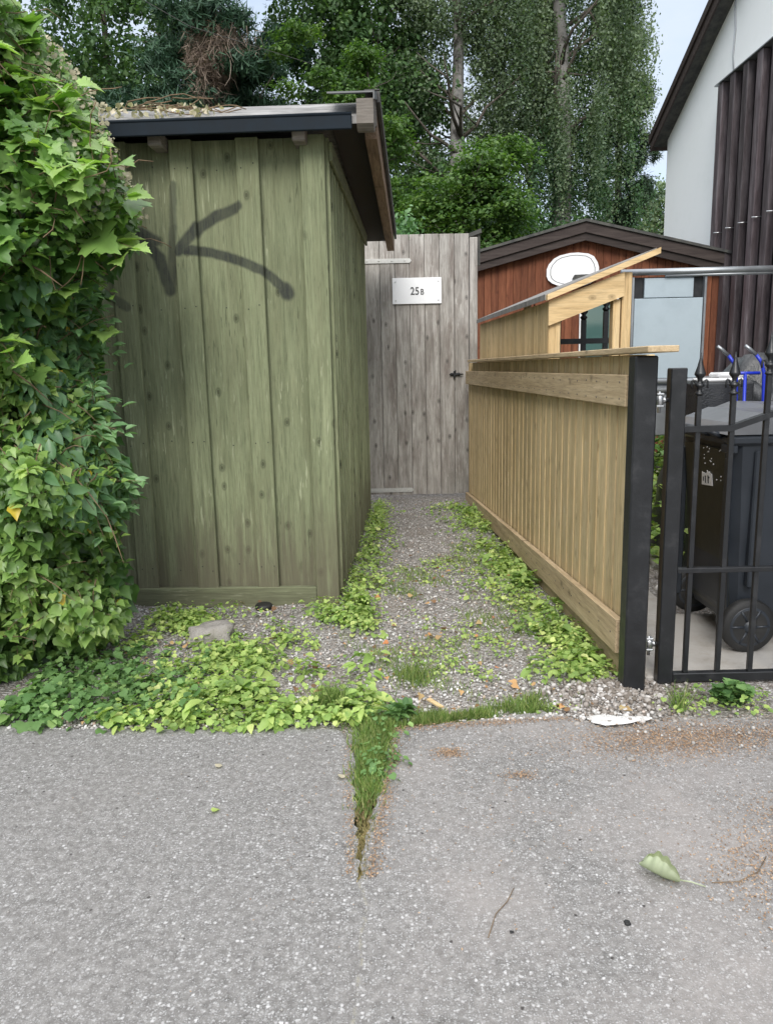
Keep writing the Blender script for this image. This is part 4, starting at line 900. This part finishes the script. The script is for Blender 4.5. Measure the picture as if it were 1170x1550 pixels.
# boulder
def rock(name, x, y, s, label, seed=0, mat=M_rock):
    bm = bmesh.new(); bmesh.ops.create_icosphere(bm, subdivisions=3, radius=1)
    for v in bm.verts:
        c = v.co; d = 1 + .10 * math.sin(c.x * 4 + seed) + .08 * math.sin(c.y * 6 + c.z * 4 + seed) + .04 * math.sin(c.x * 13 + c.z * 9)
        q = Vector([max(-.72, min(.72, k)) for k in c]); v.co = Vector((q.x * s[0] * d, q.y * s[1] * d, q.z * s[2] * d))
    mb = MB(); mb.bm(bm, smooth=True); o = mb.build(name, mat); o.location = (x, y, s[2] * .3); return tag(o, label, 'stone')
rock('boulder', -.90, 3.74, (.15, .10, .085), 'grey flat topped boulder among weeds before the green shed')
rock('pebble', .565, 1.66, (.011, .010, .009), 'round dark pebble on the asphalt below the fallen leaf', 2, M_tyre)
rock('pebble', .28, 1.64, (.007, .006, .006), 'small dark pebble on the asphalt right of the joint', 3, M_tyre)
rock('pebble', .82, 2.45, (.016, .014, .012), 'grey pebble on the asphalt near the brown seed drift', 4)
# fallen leaves
def curled(name, x, y, s, rz, mat, label, curl=1.75):
    nu, nv = 14, 22; V2 = []; f = []
    for j in range(nv + 1):
        vv_ = j / nv; wd = s * .40 * (math.sin(math.pi * min(1, vv_ * .93 + .05)) ** .6) * (1 + .22 * abs(math.sin(vv_ * 12)))
        for i in range(nu + 1):
            u = i / nu * 2 - 1; a = u * curl * (1.1 + .5 * vv_); rr = wd / curl
            V2.append((rr * math.sin(a) + .10 * s * vv_ ** 2, vv_ * s * (1 - .12 * u * u), rr * (1 - math.cos(a)) * (.8 + .4 * vv_) + .10 * s * vv_ ** 3 + .012 * s * math.sin(u * 11 + vv_ * 5)))
    for j in range(nv):
        for i in range(nu): a = j * (nu + 1) + i; f.append((a, a + 1, a + nu + 2, a + nu + 1))
    mb = MB(); mb.add(V2, f, .6, True)
    mb.tube([(0, 0, .004), (.0, -.25 * s, .008), (.06 * s, -.6 * s, .004)], [.0022, .0018, .0014], 5); o = mb.build(name, mat)
    o.location = (x, y, .012); o.rotation_euler = (R(4), R(12), rz); return tag(o, label, 'leaf')
M_fall = leafmat('wilted_leaf', [(0., (.22, .26, .16)), (1., (.42, .46, .32))], .6, .2)
curled('fallen_leaf', .745, 1.80, .105, R(66), M_fall, 'large curled wilted leaf on the asphalt')
for i, (x, y, c, lab) in enumerate(((-.56, 2.18, L_weed, 'small green leaf on the asphalt left of the joint'), (-.60, 2.45, L_dry, 'pale dry leaf on the asphalt near the weeds'), (-.165, 2.36, L_dry, 'yellowish leaf at the left edge of the joint'), (-.9, 2.80, L_dead, 'brown leaf under the dark ground leaves'), (.12, 2.78, L_dead, 'brown leaf on the grass strip right of the joint'))):
    sz = .03 if i else .028
    o = scatter('fallen_leaf', IVY, np.array([[x, y, .012]]), np.array([[.2, .1, 1.]]), rdir(1), np.array([sz]), np.array([.7]), c); tag(o, lab, 'leaf')
mb = MB(); mb.tube([(.66, 2.52, .03), (.72, 2.45, .03)], .004); mb.v = []; mb.f = []; mb.r = []; mb.sm = []
mb.prism([(.135, 2.50, .02), (.15, 2.515, .02), (.20, 2.43, .02), (.185, 2.42, .02)], (0, 0, .006)); o = mb.build('wood_chip', M_pale_x); o.location = (.01, .42, .005); tag(o, 'small pale wood chip in the gravel near the asphalt', 'chip')
mb = MB(); mb.tube([(.22, 1.62, .007), (.25, 1.70, .008), (.285, 1.745, .007), (.31, 1.79, .012)], .0013, 5); tag(mb.build('dry_twig', M_twig), 'thin dry twig on the asphalt right of the joint', 'twig')
mb = MB(); mb.tube([(.83, 1.80, .007), (.90, 1.80, .008), (.97, 1.84, .007), (1.02, 1.90, .01)], .0014, 5); tag(mb.build('dry_twig', M_twig), 'thin reddish twig beside the large fallen leaf', 'twig')
# brown seed scales drifted on the asphalt
def drift(n):
    xs, ys = [], []
    for cx, cy, sx, sy, k in ((1.02, 2.58, .20, .075, .34), (1.35, 2.62, .22, .05, .12), (.20, 2.52, .03, .02, .03), (.43, 2.36, .03, .015, .015), (1.06, 1.83, .12, .11, .16), (1.22, 2.05, .1, .1, .08), (.4, 2.3, .5, .3, .05)):
        m = int(n * k); xs.append(rng.normal(cx, sx, m)); ys.append(rng.normal(cy, sy, m))
    m = int(n * .07); y = 1.85 + .85 * rng.random(m); t = (y - 1.85) / .85; xs.append(-.095 + .03 + .085 * t + np.abs(rng.normal(0, .022, m)) - .012); ys.append(y)
    m = int(n * .025); y = 1.85 + .75 * rng.random(m); t = (y - 1.85) / .85; xs.append(-.115 - .045 * t - np.abs(rng.normal(0, .014, m)) + .008); ys.append(y)
    m = int(n * .08); x = .0 + .7 * rng.random(m); xs.append(x); ys.append(2.71 + .10 * x + rng.normal(0, .015, m))
    x = np.concatenate(xs); y = np.concatenate(ys); return x, y
x, y = drift(15000); k = y < 2.78; x, y = x[k], y[k]; n = len(x)
o = scatter('seed_scales', RHOMB, np.column_stack([x, y, .0075 + .002 * rng.random(n)]), rdir(n, 2.), rdir(n), .0035 + .005 * rng.random(n), rng.random(n), M_flake); tag(o, 'orange brown seed scales drifted on the asphalt and joint', 'seeds', kind='stuff')
def grit(n): return -1.2 + 2.6 * rng.random(n), 1.3 + 1.4 * rng.random(n)
x, y = grit(500); n = len(x); s = .002 + .004 * rng.random(n) ** 2
o = scatter('grit', ICO, np.column_stack([x, y, .005 + s * .3]), rdir(n, 1), rdir(n), s, rng.random(n) * .3, M_stone); tag(o, 'fine dark grit scattered on the asphalt', 'grit', kind='stuff')
x, y = near_post(110); x = x + .25; y = y - .28; k = y < 2.72; x, y = x[k], y[k]; n = len(x); s = .005 + .012 * rng.random(n) ** 2
o = scatter('loose_chippings', ICO, np.column_stack([x, y, .006 + s * .3]), rdir(n, 1), rdir(n), s, .1 + .45 * rng.random(n), M_stone); tag(o, 'pale stone chippings strayed onto the asphalt below the post', 'chippings', kind='stuff')

# ------------------------------------------------------------ hedge on the left
BND = [(-.05, -1.62), (.0, -1.52), (.12, -1.36), (.25, -1.14), (.35, -1.09), (.50, -1.15), (.62, -1.15), (.75, -1.10), (.90, -1.05), (1.0, -1.09), (1.15, -1.14), (1.30, -1.15), (1.5, -1.15), (1.62, -1.15), (1.75, -1.12), (1.85, -1.0), (1.95, -.95), (2.05, -.98), (2.15, -1.02), (2.3, -1.07), (2.45, -1.13), (2.6, -1.24), (2.75, -1.36), (3.0, -1.6), (3.3, -1.9)]
BZ = np.array([b_[0] for b_ in BND]); BX = np.array([b_[1] for b_ in BND])
def hedge_pts(n, z0, z1, u0=0., u1=1., depth=.45, pw=1.):
    z = z0 + (z1 - z0) * rng.random(n); xb = np.interp(z, BZ, BX) - .03
    u = u0 + (u1 - u0) * rng.random(n) ** pw; x = -2.3 + (xb + 2.3) * u
    lump = .10 * np.sin(x * 7 + z * 3) + .09 * np.sin(z * 6 - x * 4) + .06 * np.sin(z * 13 + x * 9)
    d = depth * rng.random(n) ** 1.5
    y = 3.12 + lump + .55 * u ** 4 + d - .12 * np.clip(1 - z, 0, 1)
    k = y / 3.2; x, z = x * k, 1.35 + (z - 1.35) * k
    return np.column_stack([x, y, np.maximum(z, .02)])
def hedge_leaves(name, tm, n, z0, z1, smin, smax, mat, parent, u0=0., u1=1., depth=.45, tone=None, pw=1., flat=.55):
    p = hedge_pts(n, z0, z1, u0, u1, depth, pw)
    # leaves gather in sprays
    nrm = np.column_stack([rng.normal(.25, .5, n), rng.normal(-.9, .4, n), rng.normal(flat, .4, n)])
    tip = np.column_stack([rng.normal(.15, .6, n), rng.normal(-.25, .4, n), rng.normal(-.8, .4, n)])
    s = smin + (smax - smin) * rng.random(n) ** 1.5
    cl = .5 + .5 * np.sin(p[:, 0] * 9 + p[:, 2] * 6) * np.sin(p[:, 2] * 8 + p[:, 1] * 7)
    r_ = np.clip(.45 * cl + .5 * rng.random(n), 0, .965) if tone is None else tone(p, n)
    return scatter(name, tm, p, nrm, tip, s, r_, mat, parent)
def stems(n, z0, z1, parent, rad=.006, up=.5, u0=0.):
    mb = MB(); P = hedge_pts(n, z0, z1, u0, .9, .3)
    for p in P:
        L = random.uniform(.12, .4); d = Vector((random.uniform(-.2, .7), random.uniform(-.5, .2), random.uniform(-.3, up + .3))).normalized()
        q = [Vector(p) + Vector((0, .12, 0)) + d * L * t + Vector((0, -.02, -.10 * t * t)) for t in (0, .35, .7, 1)]
        mb.tube(q, [rad * random.uniform(.6, 1.2) * k for k in (1, .8, .6, .35)], 6)
    mb.build('stem', M_twig, parent)
def shoots(name, tm, n, z0, z1, lmin, lmax, smin, smax, mat, parent, u0=.5, droop=.5, gap=.05, tone=(.4, .6)):
    L = Vector(parent.location); mb = MB(); P, Nn, T, Sz, Rr = [], [], [], [], []
    st = hedge_pts(n, z0, z1, u0, 1., .08)
    for p in st:
        edge_ = p[0] > -1.45; d = Vector((random.uniform(-.2, 1.) if edge_ else random.uniform(-.7, .9), random.uniform(-.7, -.1), random.uniform(-.5, .7))).normalized()
        l = random.uniform(lmin, lmax); k = max(3, int(l / gap)); q = Vector(p) + Vector((0, .05, 0)) - d * .1; pts_ = [q.copy()]; tn = random.uniform(*tone)
        for i in range(k):
            d = (d + Vector((random.gauss(0, .09), random.gauss(0, .09), -droop * .12))).normalized(); q = q + d * gap; pts_.append(q.copy())
            sd = d.cross(Vector((0, 0, 1))).normalized() * (1 if i % 2 else -1)
            for m in range(random.choice((1, 2))):
                P.append(q + sd * .01); T.append(d * .6 + sd * random.uniform(.4, 1.) + Vector((0, 0, -.35))); Nn.append(Vector((random.gauss(0, .3), random.gauss(-.45, .3), 1.)))
                Sz.append(random.uniform(smin, smax) * (1.1 - .5 * i / k)); Rr.append(min(.95, max(0, tn + random.gauss(0, .12) + .25 * i / k)))
        mb.tube(pts_, [.0028 * (1.2 - i / len(pts_)) for i in range(len(pts_))], 5)
    mb.build('twig', M_twig, parent); scatter(name, tm, np.array(P), np.array(Nn), np.array(T), np.array(Sz), np.array(Rr), mat, parent)
MP = thing('maple_sapling', 'big leaved maple branches at the upper left over the hedge', 'tree', (-1.9, 3.5, 0))
def child_fix(t):
    for c in list(COL.objects):
        if c.parent == t: c.location = tuple(-k for k in t.location)
hedge_leaves('foliage', MAPLE, 420, 1.35, 3.2, .08, .17, L_maple, MP, 0, .9, .35, flat=.9)
hedge_leaves('small_leaves', MAPLE, 1300, 1.3, 3.2, .04, .08, L_maple, MP, 0, 1., .4)
hedge_leaves('round_leaves', ROUND, 3600, 1.2, 3.2, .02, .055, L_lime, MP, .1, 1.03, .45)
shoots('shoot_leaves', MAPLE, 85, 1.5, 3.1, .2, .42, .07, .15, L_maple, MP, .1, .6, .07, (.45, .95)); shoots('shoot_sprays', ROUND, 120, 1.3, 3.1, .12, .3, .025, .055, L_lime, MP, .3, .4, .035, (.3, .8))
stems(34, 1.4, 3.0, MP, .006); child_fix(MP)
mb = MB(); mb.tube([(0, .35, -.05), (.05, .3, .8), (.0, .25, 1.8), (.15, .2, 3.)], [.05, .045, .035, .02], 10); mb.build('trunk', M_bark, MP)
HG = thing('leafy_hedge', 'dense ivy covered hedge with a few yellow leaves, left of the shed', 'hedge', (-1.9, 3.5, 0))
hedge_leaves('foliage', IVY, 12500, -.05, 1.6, .026, .075, L_ivy, HG, 0, 1., .5, tone=lambda p, n: np.where(rng.random(n) < .008, 1., np.clip(.35 + .25 * np.sin(p[:, 0] * 9 + p[:, 2] * 7) + .45 * rng.random(n), 0, .96)))
hedge_leaves('inner_leaves', IVY, 5000, -.05, 3.1, .06, .11, L_ivy, HG, 0, .93, .25, tone=lambda p, n: .3 * rng.random(n))  # darkest leaf tones paint the shade deep inside the hedge
shoots('shoot_leaves', IVY, 230, .1, 1.5, .12, .32, .03, .075, L_ivy, HG, .1, 1.1, .035, (.3, .8))
stems(45, .05, 1.6, HG, .003, .2); child_fix(HG)
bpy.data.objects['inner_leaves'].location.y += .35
LC = thing('lilac_bush', 'grey green pointed leaves reaching out over the shed front', 'bush', (-1.5, 3.6, 0))
hedge_leaves('foliage', OVAL, 1500, .75, 1.75, .05, .11, L_lilac, LC, .72, .99, .4, flat=.3); shoots('shoot_leaves', OVAL, 60, .75, 1.7, .15, .34, .06, .11, L_lilac, LC, .85, .9, .045, (.35, .8)); stems(30, .8, 1.7, LC, .004, .3, .7); child_fix(LC)
VN = thing('climbing_vine', 'wiry climbing vine with pale dry flower heads at the shed eave', 'vine', (-1.2, 3.7, 0))
hedge_leaves('foliage', IVY, 1500, 1.9, 2.75, .02, .05, L_ivy, VN, .82, 1.03, .5)
hedge_leaves('dry_flower', ROUND, 900, 1.95, 2.62, .012, .03, L_dry, VN, .9, 1.05, .6); 
mb = MB()
for i in range(40):
    p = Vector(hedge_pts(1, 1.8, 2.8, .75, 1.)[0]); pts_ = [p]
    d = Vector((random.uniform(-.3, 1), random.uniform(-.4, .4), random.uniform(-.8, .6))).normalized()
    for k in range(5): d = (d + Vector((random.gauss(0, .35), random.gauss(0, .3), random.gauss(-.05, .35)))).normalized(); pts_.append(pts_[-1] + d * random.uniform(.03, .07))
    mb.tube(pts_, .0022, 5)
mb.build('tendril', M_twig, VN); child_fix(VN)
# vine remains on the shed roof
n = 260; xx = -1.6 + 1.05 * rng.random(n) ** 1.3; t = rng.random(n)
P = np.column_stack([xx - .283, 4.24 + .30 * t, 2.63 + .15 * t + .02 * rng.random(n)])
RV = thing('roof_vine', 'dry pale vine remains lying on the felt roof of the shed', 'vine', (-1.4, 4.3, 2.6))
o = scatter('dry_flower', ROUND, P - np.array([-1.4, 4.3, 2.6]), rdir(n, .5), rdir(n), .012 + .025 * rng.random(n), rng.random(n), L_dry, RV)
mb = MB()
for i in range(12):
    x0 = random.uniform(-.35, .4); p = Vector((x0, .1, .13)); pts_ = [p]; 
    for k in range(6): pts_.append(pts_[-1] + Vector((.06 + random.gauss(0, .02), random.gauss(0, .02), random.gauss(0, .016))))
    mb.tube(pts_, .003, 5)
mb.build('tendril', M_twig, RV)

# ------------------------------------------------------------ trees behind
def crown(name, blobs, nclump, per, cr, lsz, mat, parent, tm=RHOMB, flat=1., hollow=.45, down=0., upn=.3):
    """blobs: ellipsoids; leaves gather in clumps kept mostly near the surface of the blobs"""
    vol = np.array([b_[3] * b_[4] * b_[5] for b_ in blobs]) ** (2 / 3); pr = vol / vol.sum()
    bi = rng.choice(len(blobs), nclump, p=pr); B = np.array(blobs)[bi]
    d = rdir(nclump); r = (hollow + (1 - hollow) * rng.random(nclump) ** .7)[:, None]
    c = B[:, :3] + d * B[:, 3:6] * r
    tone = np.clip(.5 + .30 * rng.normal(size=nclump), 0, 1)
    n = nclump * per; ci = np.repeat(np.arange(nclump), per); rad = cr * (.5 + .9 * rng.random(nclump))[ci]
    off = rdir(n) * (rng.random(n) ** .45)[:, None] * rad[:, None]; off[:, 2] *= flat
    p = c[ci] + off; k = p[:, 2] > .3; p, ci, off = p[k], ci[k], off[k]; n = len(p)
    nr = norm(off) * .7 + rdir(n) * .8; nr[:, 2] += upn
    tip = rdir(n); tip[:, 2] -= down
    s = lsz * (.6 + .8 * rng.random(n)); rn = np.clip(.6 * tone[ci] + .4 * rng.random(n), 0, 1)
    return scatter(name, tm, p - np.array(parent.location), nr, tip, s, rn, mat, parent)
def limbs(parent, base, top, r0, mat, n=10, spread=1.6, z0=.35, rise=.5, seed=0, name='trunk', rt=.25, bf=.24):
    rr = random.Random(seed); mb = MB(); b_, t_ = Vector(base), Vector(top); L = Vector(parent.location)
    pts_ = [b_ + (t_ - b_) * k + Vector((rr.gauss(0, .06), rr.gauss(0, .06), 0)) for k in np.linspace(0, 1, 8)]
    mb.tube([p - L for p in pts_], [r0 * (1 - (1 - rt) * k) for k in np.linspace(0, 1, 8)], 12); mb.build(name, mat, parent)
    mb = MB()
    for i in range(n):
        k = z0 + (1 - z0) * rr.random(); p = b_ + (t_ - b_) * k; a = rr.random() * 6.28; l = spread * (1.1 - .6 * k) * rr.uniform(.6, 1.1)
        d = Vector((math.cos(a), math.sin(a) * .8, rise * rr.uniform(.5, 1.3))); q = [p]
        for s in range(4): q.append(q[-1] + d * l / 4); d = (d + Vector((rr.gauss(0, .25), rr.gauss(0, .25), rr.gauss(0, .18)))).normalized()
        rb = r0 * bf * (1.1 - .6 * k); mb.tube([v - L for v in q], [rb, rb * .8, rb * .6, rb * .4, rb * .2], 7)
        for s in range(2):
            m = q[rr.randint(1, 3)]; d2 = Vector((rr.gauss(0, 1), rr.gauss(0, 1), rr.gauss(.4, .5))).normalized(); mb.tube([m - L, m - L + d2 * l * .25, m - L + d2 * l * .45 + Vector((0, 0, .05))], [rb * .45, rb * .3, rb * .12], 5)
    mb.build('branch', M_bark, parent)
def strands(name, starts, lmin, lmax, step, lsz, mat, parent, sway=.12, group=0):
    P, Rr = [], []
    if group:
        tn0 = rng.random(len(starts)); ix = np.repeat(np.arange(len(starts)), group); q = rng.normal(0, .13, (len(ix), 3)); q[:, 2] = rng.normal(0, .22, len(ix)); starts = starts[ix] + q
    for si, s in enumerate(starts):
        l = lmin + (lmax - lmin) * rng.random(); m = int(l / step); t = np.arange(m) * step; a = rng.random() * 6.28
        P.append(np.column_stack([s[0] + sway * np.sin(t * 1.5 + a) * .5 + sway * .8 * np.minimum(t, .5) * np.cos(a) + rng.normal(0, .045, m), s[1] + sway * np.cos(t * 1.3 + a) * .5 + rng.normal(0, .045, m), s[2] - t]))
        tn = tn0[ix[si]] if group else rng.normal(.5, .2)
        Rr.append(np.clip(tn * .62 + .36 * rng.random(m) - .04, 0, 1))
    P = np.vstack(P); rn = np.concatenate(Rr); n = len(P); tip = rdir(n); tip[:, 2] -= .9
    return scatter(name, RHOMB, P - np.array(parent.location), rdir(n), tip, lsz * (.6 + .8 * rng.random(n)), rn, mat, parent)
def blob_pts(blobs, n, hollow=.2):
    vol = np.array([b_[3] * b_[4] * b_[5] for b_ in blobs]); B = np.array(blobs)[rng.choice(len(blobs), n, p=vol / vol.sum())]
    return B[:, :3] + rdir(n) * B[:, 3:6] * (hollow + (1 - hollow) * rng.random(n) ** .6)[:, None]

# pine (left, behind the shed)
t = thing('pine_tree', 'dark blue green pine with dense needle pads behind the shed roof', 'tree', (-2.9, 15.5, 0))
limbs(t, (-2.9, 15.5, 0), (-3.0, 15.6, 9.5), .20, M_bark, 22, 2.6, .35, .25, 1)
pb = []
for i in range(64):
    z = random.uniform(4.4, 10.); a = random.random() * 6.28; r_ = random.uniform(.2, 1.5)
    pb.append((-3.15 + r_ * math.cos(a) * 1.15, 15.4 + r_ * math.sin(a), z, .55, .6, .26))
pb += [(-3.3, 13.9, 7.2, .35, .2, .15), (-2.25, 14.0, 6.4, .35, .25, .14), (-3.35, 14.0, 6.2, .3, .2, .13), (-2.8, 13.9, 7.45, .4, .2, .12), (-2.3, 14.1, 7.1, .3, .2, .12)]
crown('needles', pb, 2700, 64, .20, .15, L_pine, t, NEEDLE, .7, .3, -.5)
# the dead brown twig nest hanging in it
t = thing('dead_twig_bundle', 'hanging bundle of dead brown twigs in the dark pine', 'twigs', (-2.75, 14.2, 6.6))
n = 11000; q = rdir(n) * (rng.random(n) ** .42 * (.75 + .5 * rng.random(n)))[:, None]; taper = np.clip(1.0 - np.abs(q[:, 2] - .1) * .5, .2, 1)
lob = 1 + .28 * np.sin(q[:, 2] * 5 + 1) * np.sign(q[:, 0]) + .22 * np.sin(q[:, 0] * 6 + q[:, 2] * 4); P = q * np.array([.50, .42, .78]) * lob[:, None]; P[:, 0] *= taper; P[:, 0] += .14 * q[:, 2]
tip = rdir(n) * .8 + np.array([0, 0, -.6]); sz = np.column_stack([np.full(n, .08), .10 + .14 * rng.random(n), np.full(n, .1)])
scatter('dead_twig', NEEDLE, P, rdir(n), tip, sz, np.clip(.35 + .4 * rng.random(n) + .2 * q[:, 2], 0, 1), L_dead, t)
mb = MB()
for i in range(22):
    a = Vector((random.gauss(0, .18), random.gauss(-.2, .12), random.uniform(-.1, .6))); pts_ = [a]; d = Vector((random.gauss(0, .5), random.gauss(-.1, .3), -1)).normalized()
    for k in range(5): d = (d + Vector((random.gauss(0, .3), random.gauss(0, .3), random.gauss(-.1, .2)))).normalized(); pts_.append(pts_[-1] + d * .16)
    mb.tube(pts_, .0045, 4)
mb.build('twig', plain('dead_twig_bark', (.24, .19, .15), .9), t)
# airy tree further left
t = thing('airy_tree', 'loose dark leaved tree between hedge and pine', 'tree', (-5.4, 16.5, 0))
limbs(t, (-5.4, 16.5, 0), (-5.2, 16.5, 9), .16, M_bark, 16, 2.2, .3, .6, 2)
crown('foliage', [(-5.2, 16.5, 7.8, 1.6, 1.5, 1.6), (-4.6, 16.3, 6.3, 1.0, 1., .8), (-6, 16.5, 6.4, 1.4, 1.3, 1.4), (-4.5, 16.2, 5.2, 1., .8, .8), (-5.5, 16, 4.5, 1.3, 1., 1.), (-5., 16.6, 9.4, 1.4, 1.3, 1.)], 520, 60, .36, .10, L_dark, t)
# dark deciduous tree in the middle
t = thing('dark_leafy_tree', 'tall dark green leafy tree behind the ridge of the shed', 'tree', (-.5, 17.5, 0))
limbs(t, (-.5, 17.5, 0), (-.4, 17.5, 10), .22, M_bark, 20, 2.4, .25, .6, 3)
crown('foliage', [(-1.1, 17.3, 8.2, 1.0, 1.1, 1.5), (-.1, 17.5, 8.8, 1.2, 1.2, 1.5), (-.3, 17.2, 6.6, 1.3, 1.1, 1.2), (-1.2, 17.2, 6., .8, .8, 1.), (.3, 17.3, 5., 1.3, 1., 1.1), (-.4, 17, 4., 1.6, 1., 1.), (.6, 17.6, 7., 1., 1., 1.2), (-.3, 17.5, 10.2, 1.5, 1.2, 1.1)], 900, 65, .34, .10, L_dark, t)
# bright green young maple in front of the others
t = thing('bright_maple_tree', 'bright green young maple leaning out over the grey plank gate', 'tree', (1.6, 13.8, 0))
limbs(t, (1.5, 13.8, 0), (1.4, 13.8, 4.6), .09, M_bark, 16, 1.6, .25, .5, 4)
crown('foliage', [(1.0, 13.8, 4.0, .75, .6, .55), (1.7, 13.8, 4.6, .65, .6, .45), (1.9, 13.6, 4.0, .75, .6, .5), (1.3, 13.9, 3.3, .9, .7, .5), (2.2, 14., 5.0, .5, .5, .3), (.5, 13.9, 3.2, .6, .6, .6), (2.0, 13.8, 3.2, .7, .6, .5), (1.2, 14, 2.5, 1.2, .8, .6)], 620, 60, .36, .072, L_bright, t, flat=.32, upn=1.1, hollow=.1)
t = thing('yellow_green_tree', 'yellow green tree rising just right of the shed ridge', 'tree', (.15, 14.6, 0))
limbs(t, (.15, 14.6, 0), (-.1, 14.6, 6.6), .08, M_bark, 14, 1.3, .3, .6, 5)
crown('foliage', [(.1, 14.6, 5.3, .55, .5, .55), (-.5, 14.6, 6.0, .55, .5, .35), (.0, 14.5, 4.3, .5, .5, .6), (-.2, 14.7, 6.6, .35, .4, .35), (.2, 14.6, 3.2, .6, .6, .7), (-1.3, 14.4, 7.0, .5, .4, .08), (-1.6, 14.4, 6.7, .3, .3, .06), (-1.5, 14.4, 6.1, .35, .3, .07), (-1.0, 14.4, 6.3, .3, .3, .06)], 330, 56, .26, .07, L_bright, t, flat=.4, upn=.9, hollow=.1)
# birch with the visible grey trunk
t = thing('birch_tree', 'birch with exposed grey trunk and airy grey green crown', 'tree', (1.75, 17.0, 0))
limbs(t, (1.75, 17., 0), (1.65, 17., 10.5), .24, M_birchbark, 22, 2.2, .35, .75, 6)
bl = [(1.3, 17.2, 9.0, 1.2, 1.2, 1.4), (2.6, 17.3, 8.2, .9, 1., 1.2), (.9, 17.4, 7., .7, .8, .9), (2.3, 17.5, 6.4, .7, .8, .7), (1.1, 17.5, 5.2, .8, .8, .8), (2.2, 17.5, 4.4, 1., .9, .8), (1.9, 17.6, 10., 1.6, 1.3, 1.1)]
crown('foliage', bl, 760, 70, .30, .062, L_birch, t); strands('hanging_foliage', blob_pts(bl, 60), .4, 1.2, .026, .056, L_birch, t, .10, 8)
# big weeping birch
t = thing('weeping_birch', 'large weeping birch with long hanging strands above the red shed', 'tree', (3.9, 17.5, 0))
limbs(t, (3.9, 17.5, 0), (3.8, 17.5, 11), .30, M_birchbark, 24, 2.6, .3, .7, 7)
bl = [(3.0, 17.4, 8.4, 1.0, 1.1, 1.5), (4.2, 17.5, 8.8, 1.2, 1.2, 1.6), (5.0, 17.5, 7.8, .75, 1., 1.1), (2.9, 17.3, 6.6, .8, 1., .9), (4.0, 17.2, 6.6, 1.1, 1.1, 1.), (4.9, 17.4, 6.3, .7, .9, .8), (3.9, 17.6, 10.3, 1.9, 1.4, 1.2)]
crown('foliage', [(a, b_ + .7, c, d * .95, e * .6, f_) for a, b_, c, d, e, f_ in bl], 480, 70, .30, .06, L_dark, t)  # darker leaves set behind as painted shade between the hanging bunches
strands('hanging_foliage', blob_pts(bl, 125, .5), .5, 2.1, .024, .06, L_birch, t, .10, 11)
strands('lower_strands', np.array([(3.6 + 1.2 * rng.normal() * .9, 17.4 + rng.normal() * .5, 5.9 + rng.normal() * .5) for i in range(38)]), .6, 2.2, .026, .062, L_birchg, t, .10, 10)
# spruce on the right edge
t = thing('dark_spruce', 'narrow dark spruce at the right edge of the trees', 'tree', (5.35, 18.5, 0))
limbs(t, (5.35, 18.5, 0), (5.5, 18.5, 9.), .14, M_bark, 10, .8, .2, -.1, 8)
sb = [(5.45 + random.uniform(-.75, .75) * (1.15 - z / 14), 18.5 + random.uniform(-.5, .5), z, .38, .4, .17) for z in np.linspace(2.2, 9.4, 44)]
crown('needles', sb, 1150, 48, .17, .12, L_spruce, t, NEEDLE, .8, .2, .7)
# low shrubs and far trees
for nm, lab, loc, bl, mat, nc in (
    ('elder_shrub', 'dark green shrub directly behind the left slope of the red shed', (2.0, 15.0, 0), [(1.6, 15, 2.6, 1.0, .8, .8), (2.6, 15, 3.1, .9, .8, .7), (3.4, 15.2, 3.3, .9, .8, .7), (2.4, 15.2, 3.9, .7, .7, .5)], L_birchg, 420),
    ('garden_shrub', 'pale green flowering shrub behind the top of the plank gate', (.3, 12.2, 0), [(.15, 12.2, 2.8, .42, .4, .35), (.7, 12.3, 2.6, .5, .4, .4), (.35, 12.1, 3.3, .14, .14, .38), (1.1, 12.3, 2.7, .4, .4, .35)], L_lilac, 190),
    ('round_bush', 'dark bush behind the right slope of the red shed', (5.3, 16.5, 0), [(5., 16.5, 3.0, .9, .8, .9), (4.3, 16.5, 3.2, .8, .8, .7)], L_dark, 260),
    ('far_pine', 'pale distant pine between the spruce and the white house', (9.8, 30, 0), [(9.6, 30, 6.4, 1.3, 1.2, 1.2), (10.8, 30, 6.9, 1.2, 1.2, 1.0), (10.2, 30, 5., 1.9, 1.2, 1.3), (11.9, 30, 5.8, 1.2, 1.2, 1.8)], L_birch, 420)):
    t = thing(nm, lab, 'tree' if 'pine' in nm else 'bush', loc); x0, y0 = loc[:2]
    limbs(t, loc, (bl[0][0], bl[0][1], bl[0][2] + .3), .06, M_bark, 8, .7, .3, .7, 11)
    crown('foliage', bl, nc, 40, .22 if 'pine' not in nm else .4, .08 if 'pine' not in nm else .14, mat, t)
# a far belt of trees that reads as one mass
bl = [(x_, 34 + 3 * random.random(), random.uniform(3., 6.5), 3., 2., 2.6) for x_ in np.linspace(-24, 7, 14)]
tt = thing('tmp', None, None); o = crown('far_wood', bl, 1500, 55, .8, .24, L_dark, tt); o.parent = None; bpy.data.objects.remove(tt); tag(o, 'dark belt of far trees seen through the gaps', 'woods', kind='stuff')

# overhead cable
mb = MB(); mb.tube([(-7, 13, 8.6), (-3.9, 13, 7.15), (-2.9, 13.2, 6.65), (-1.0, 13.6, 6.2)], .005, 6); tag(mb.build('overhead_cable', M_felt), 'thin overhead cable crossing before the dark pine', 'cable')
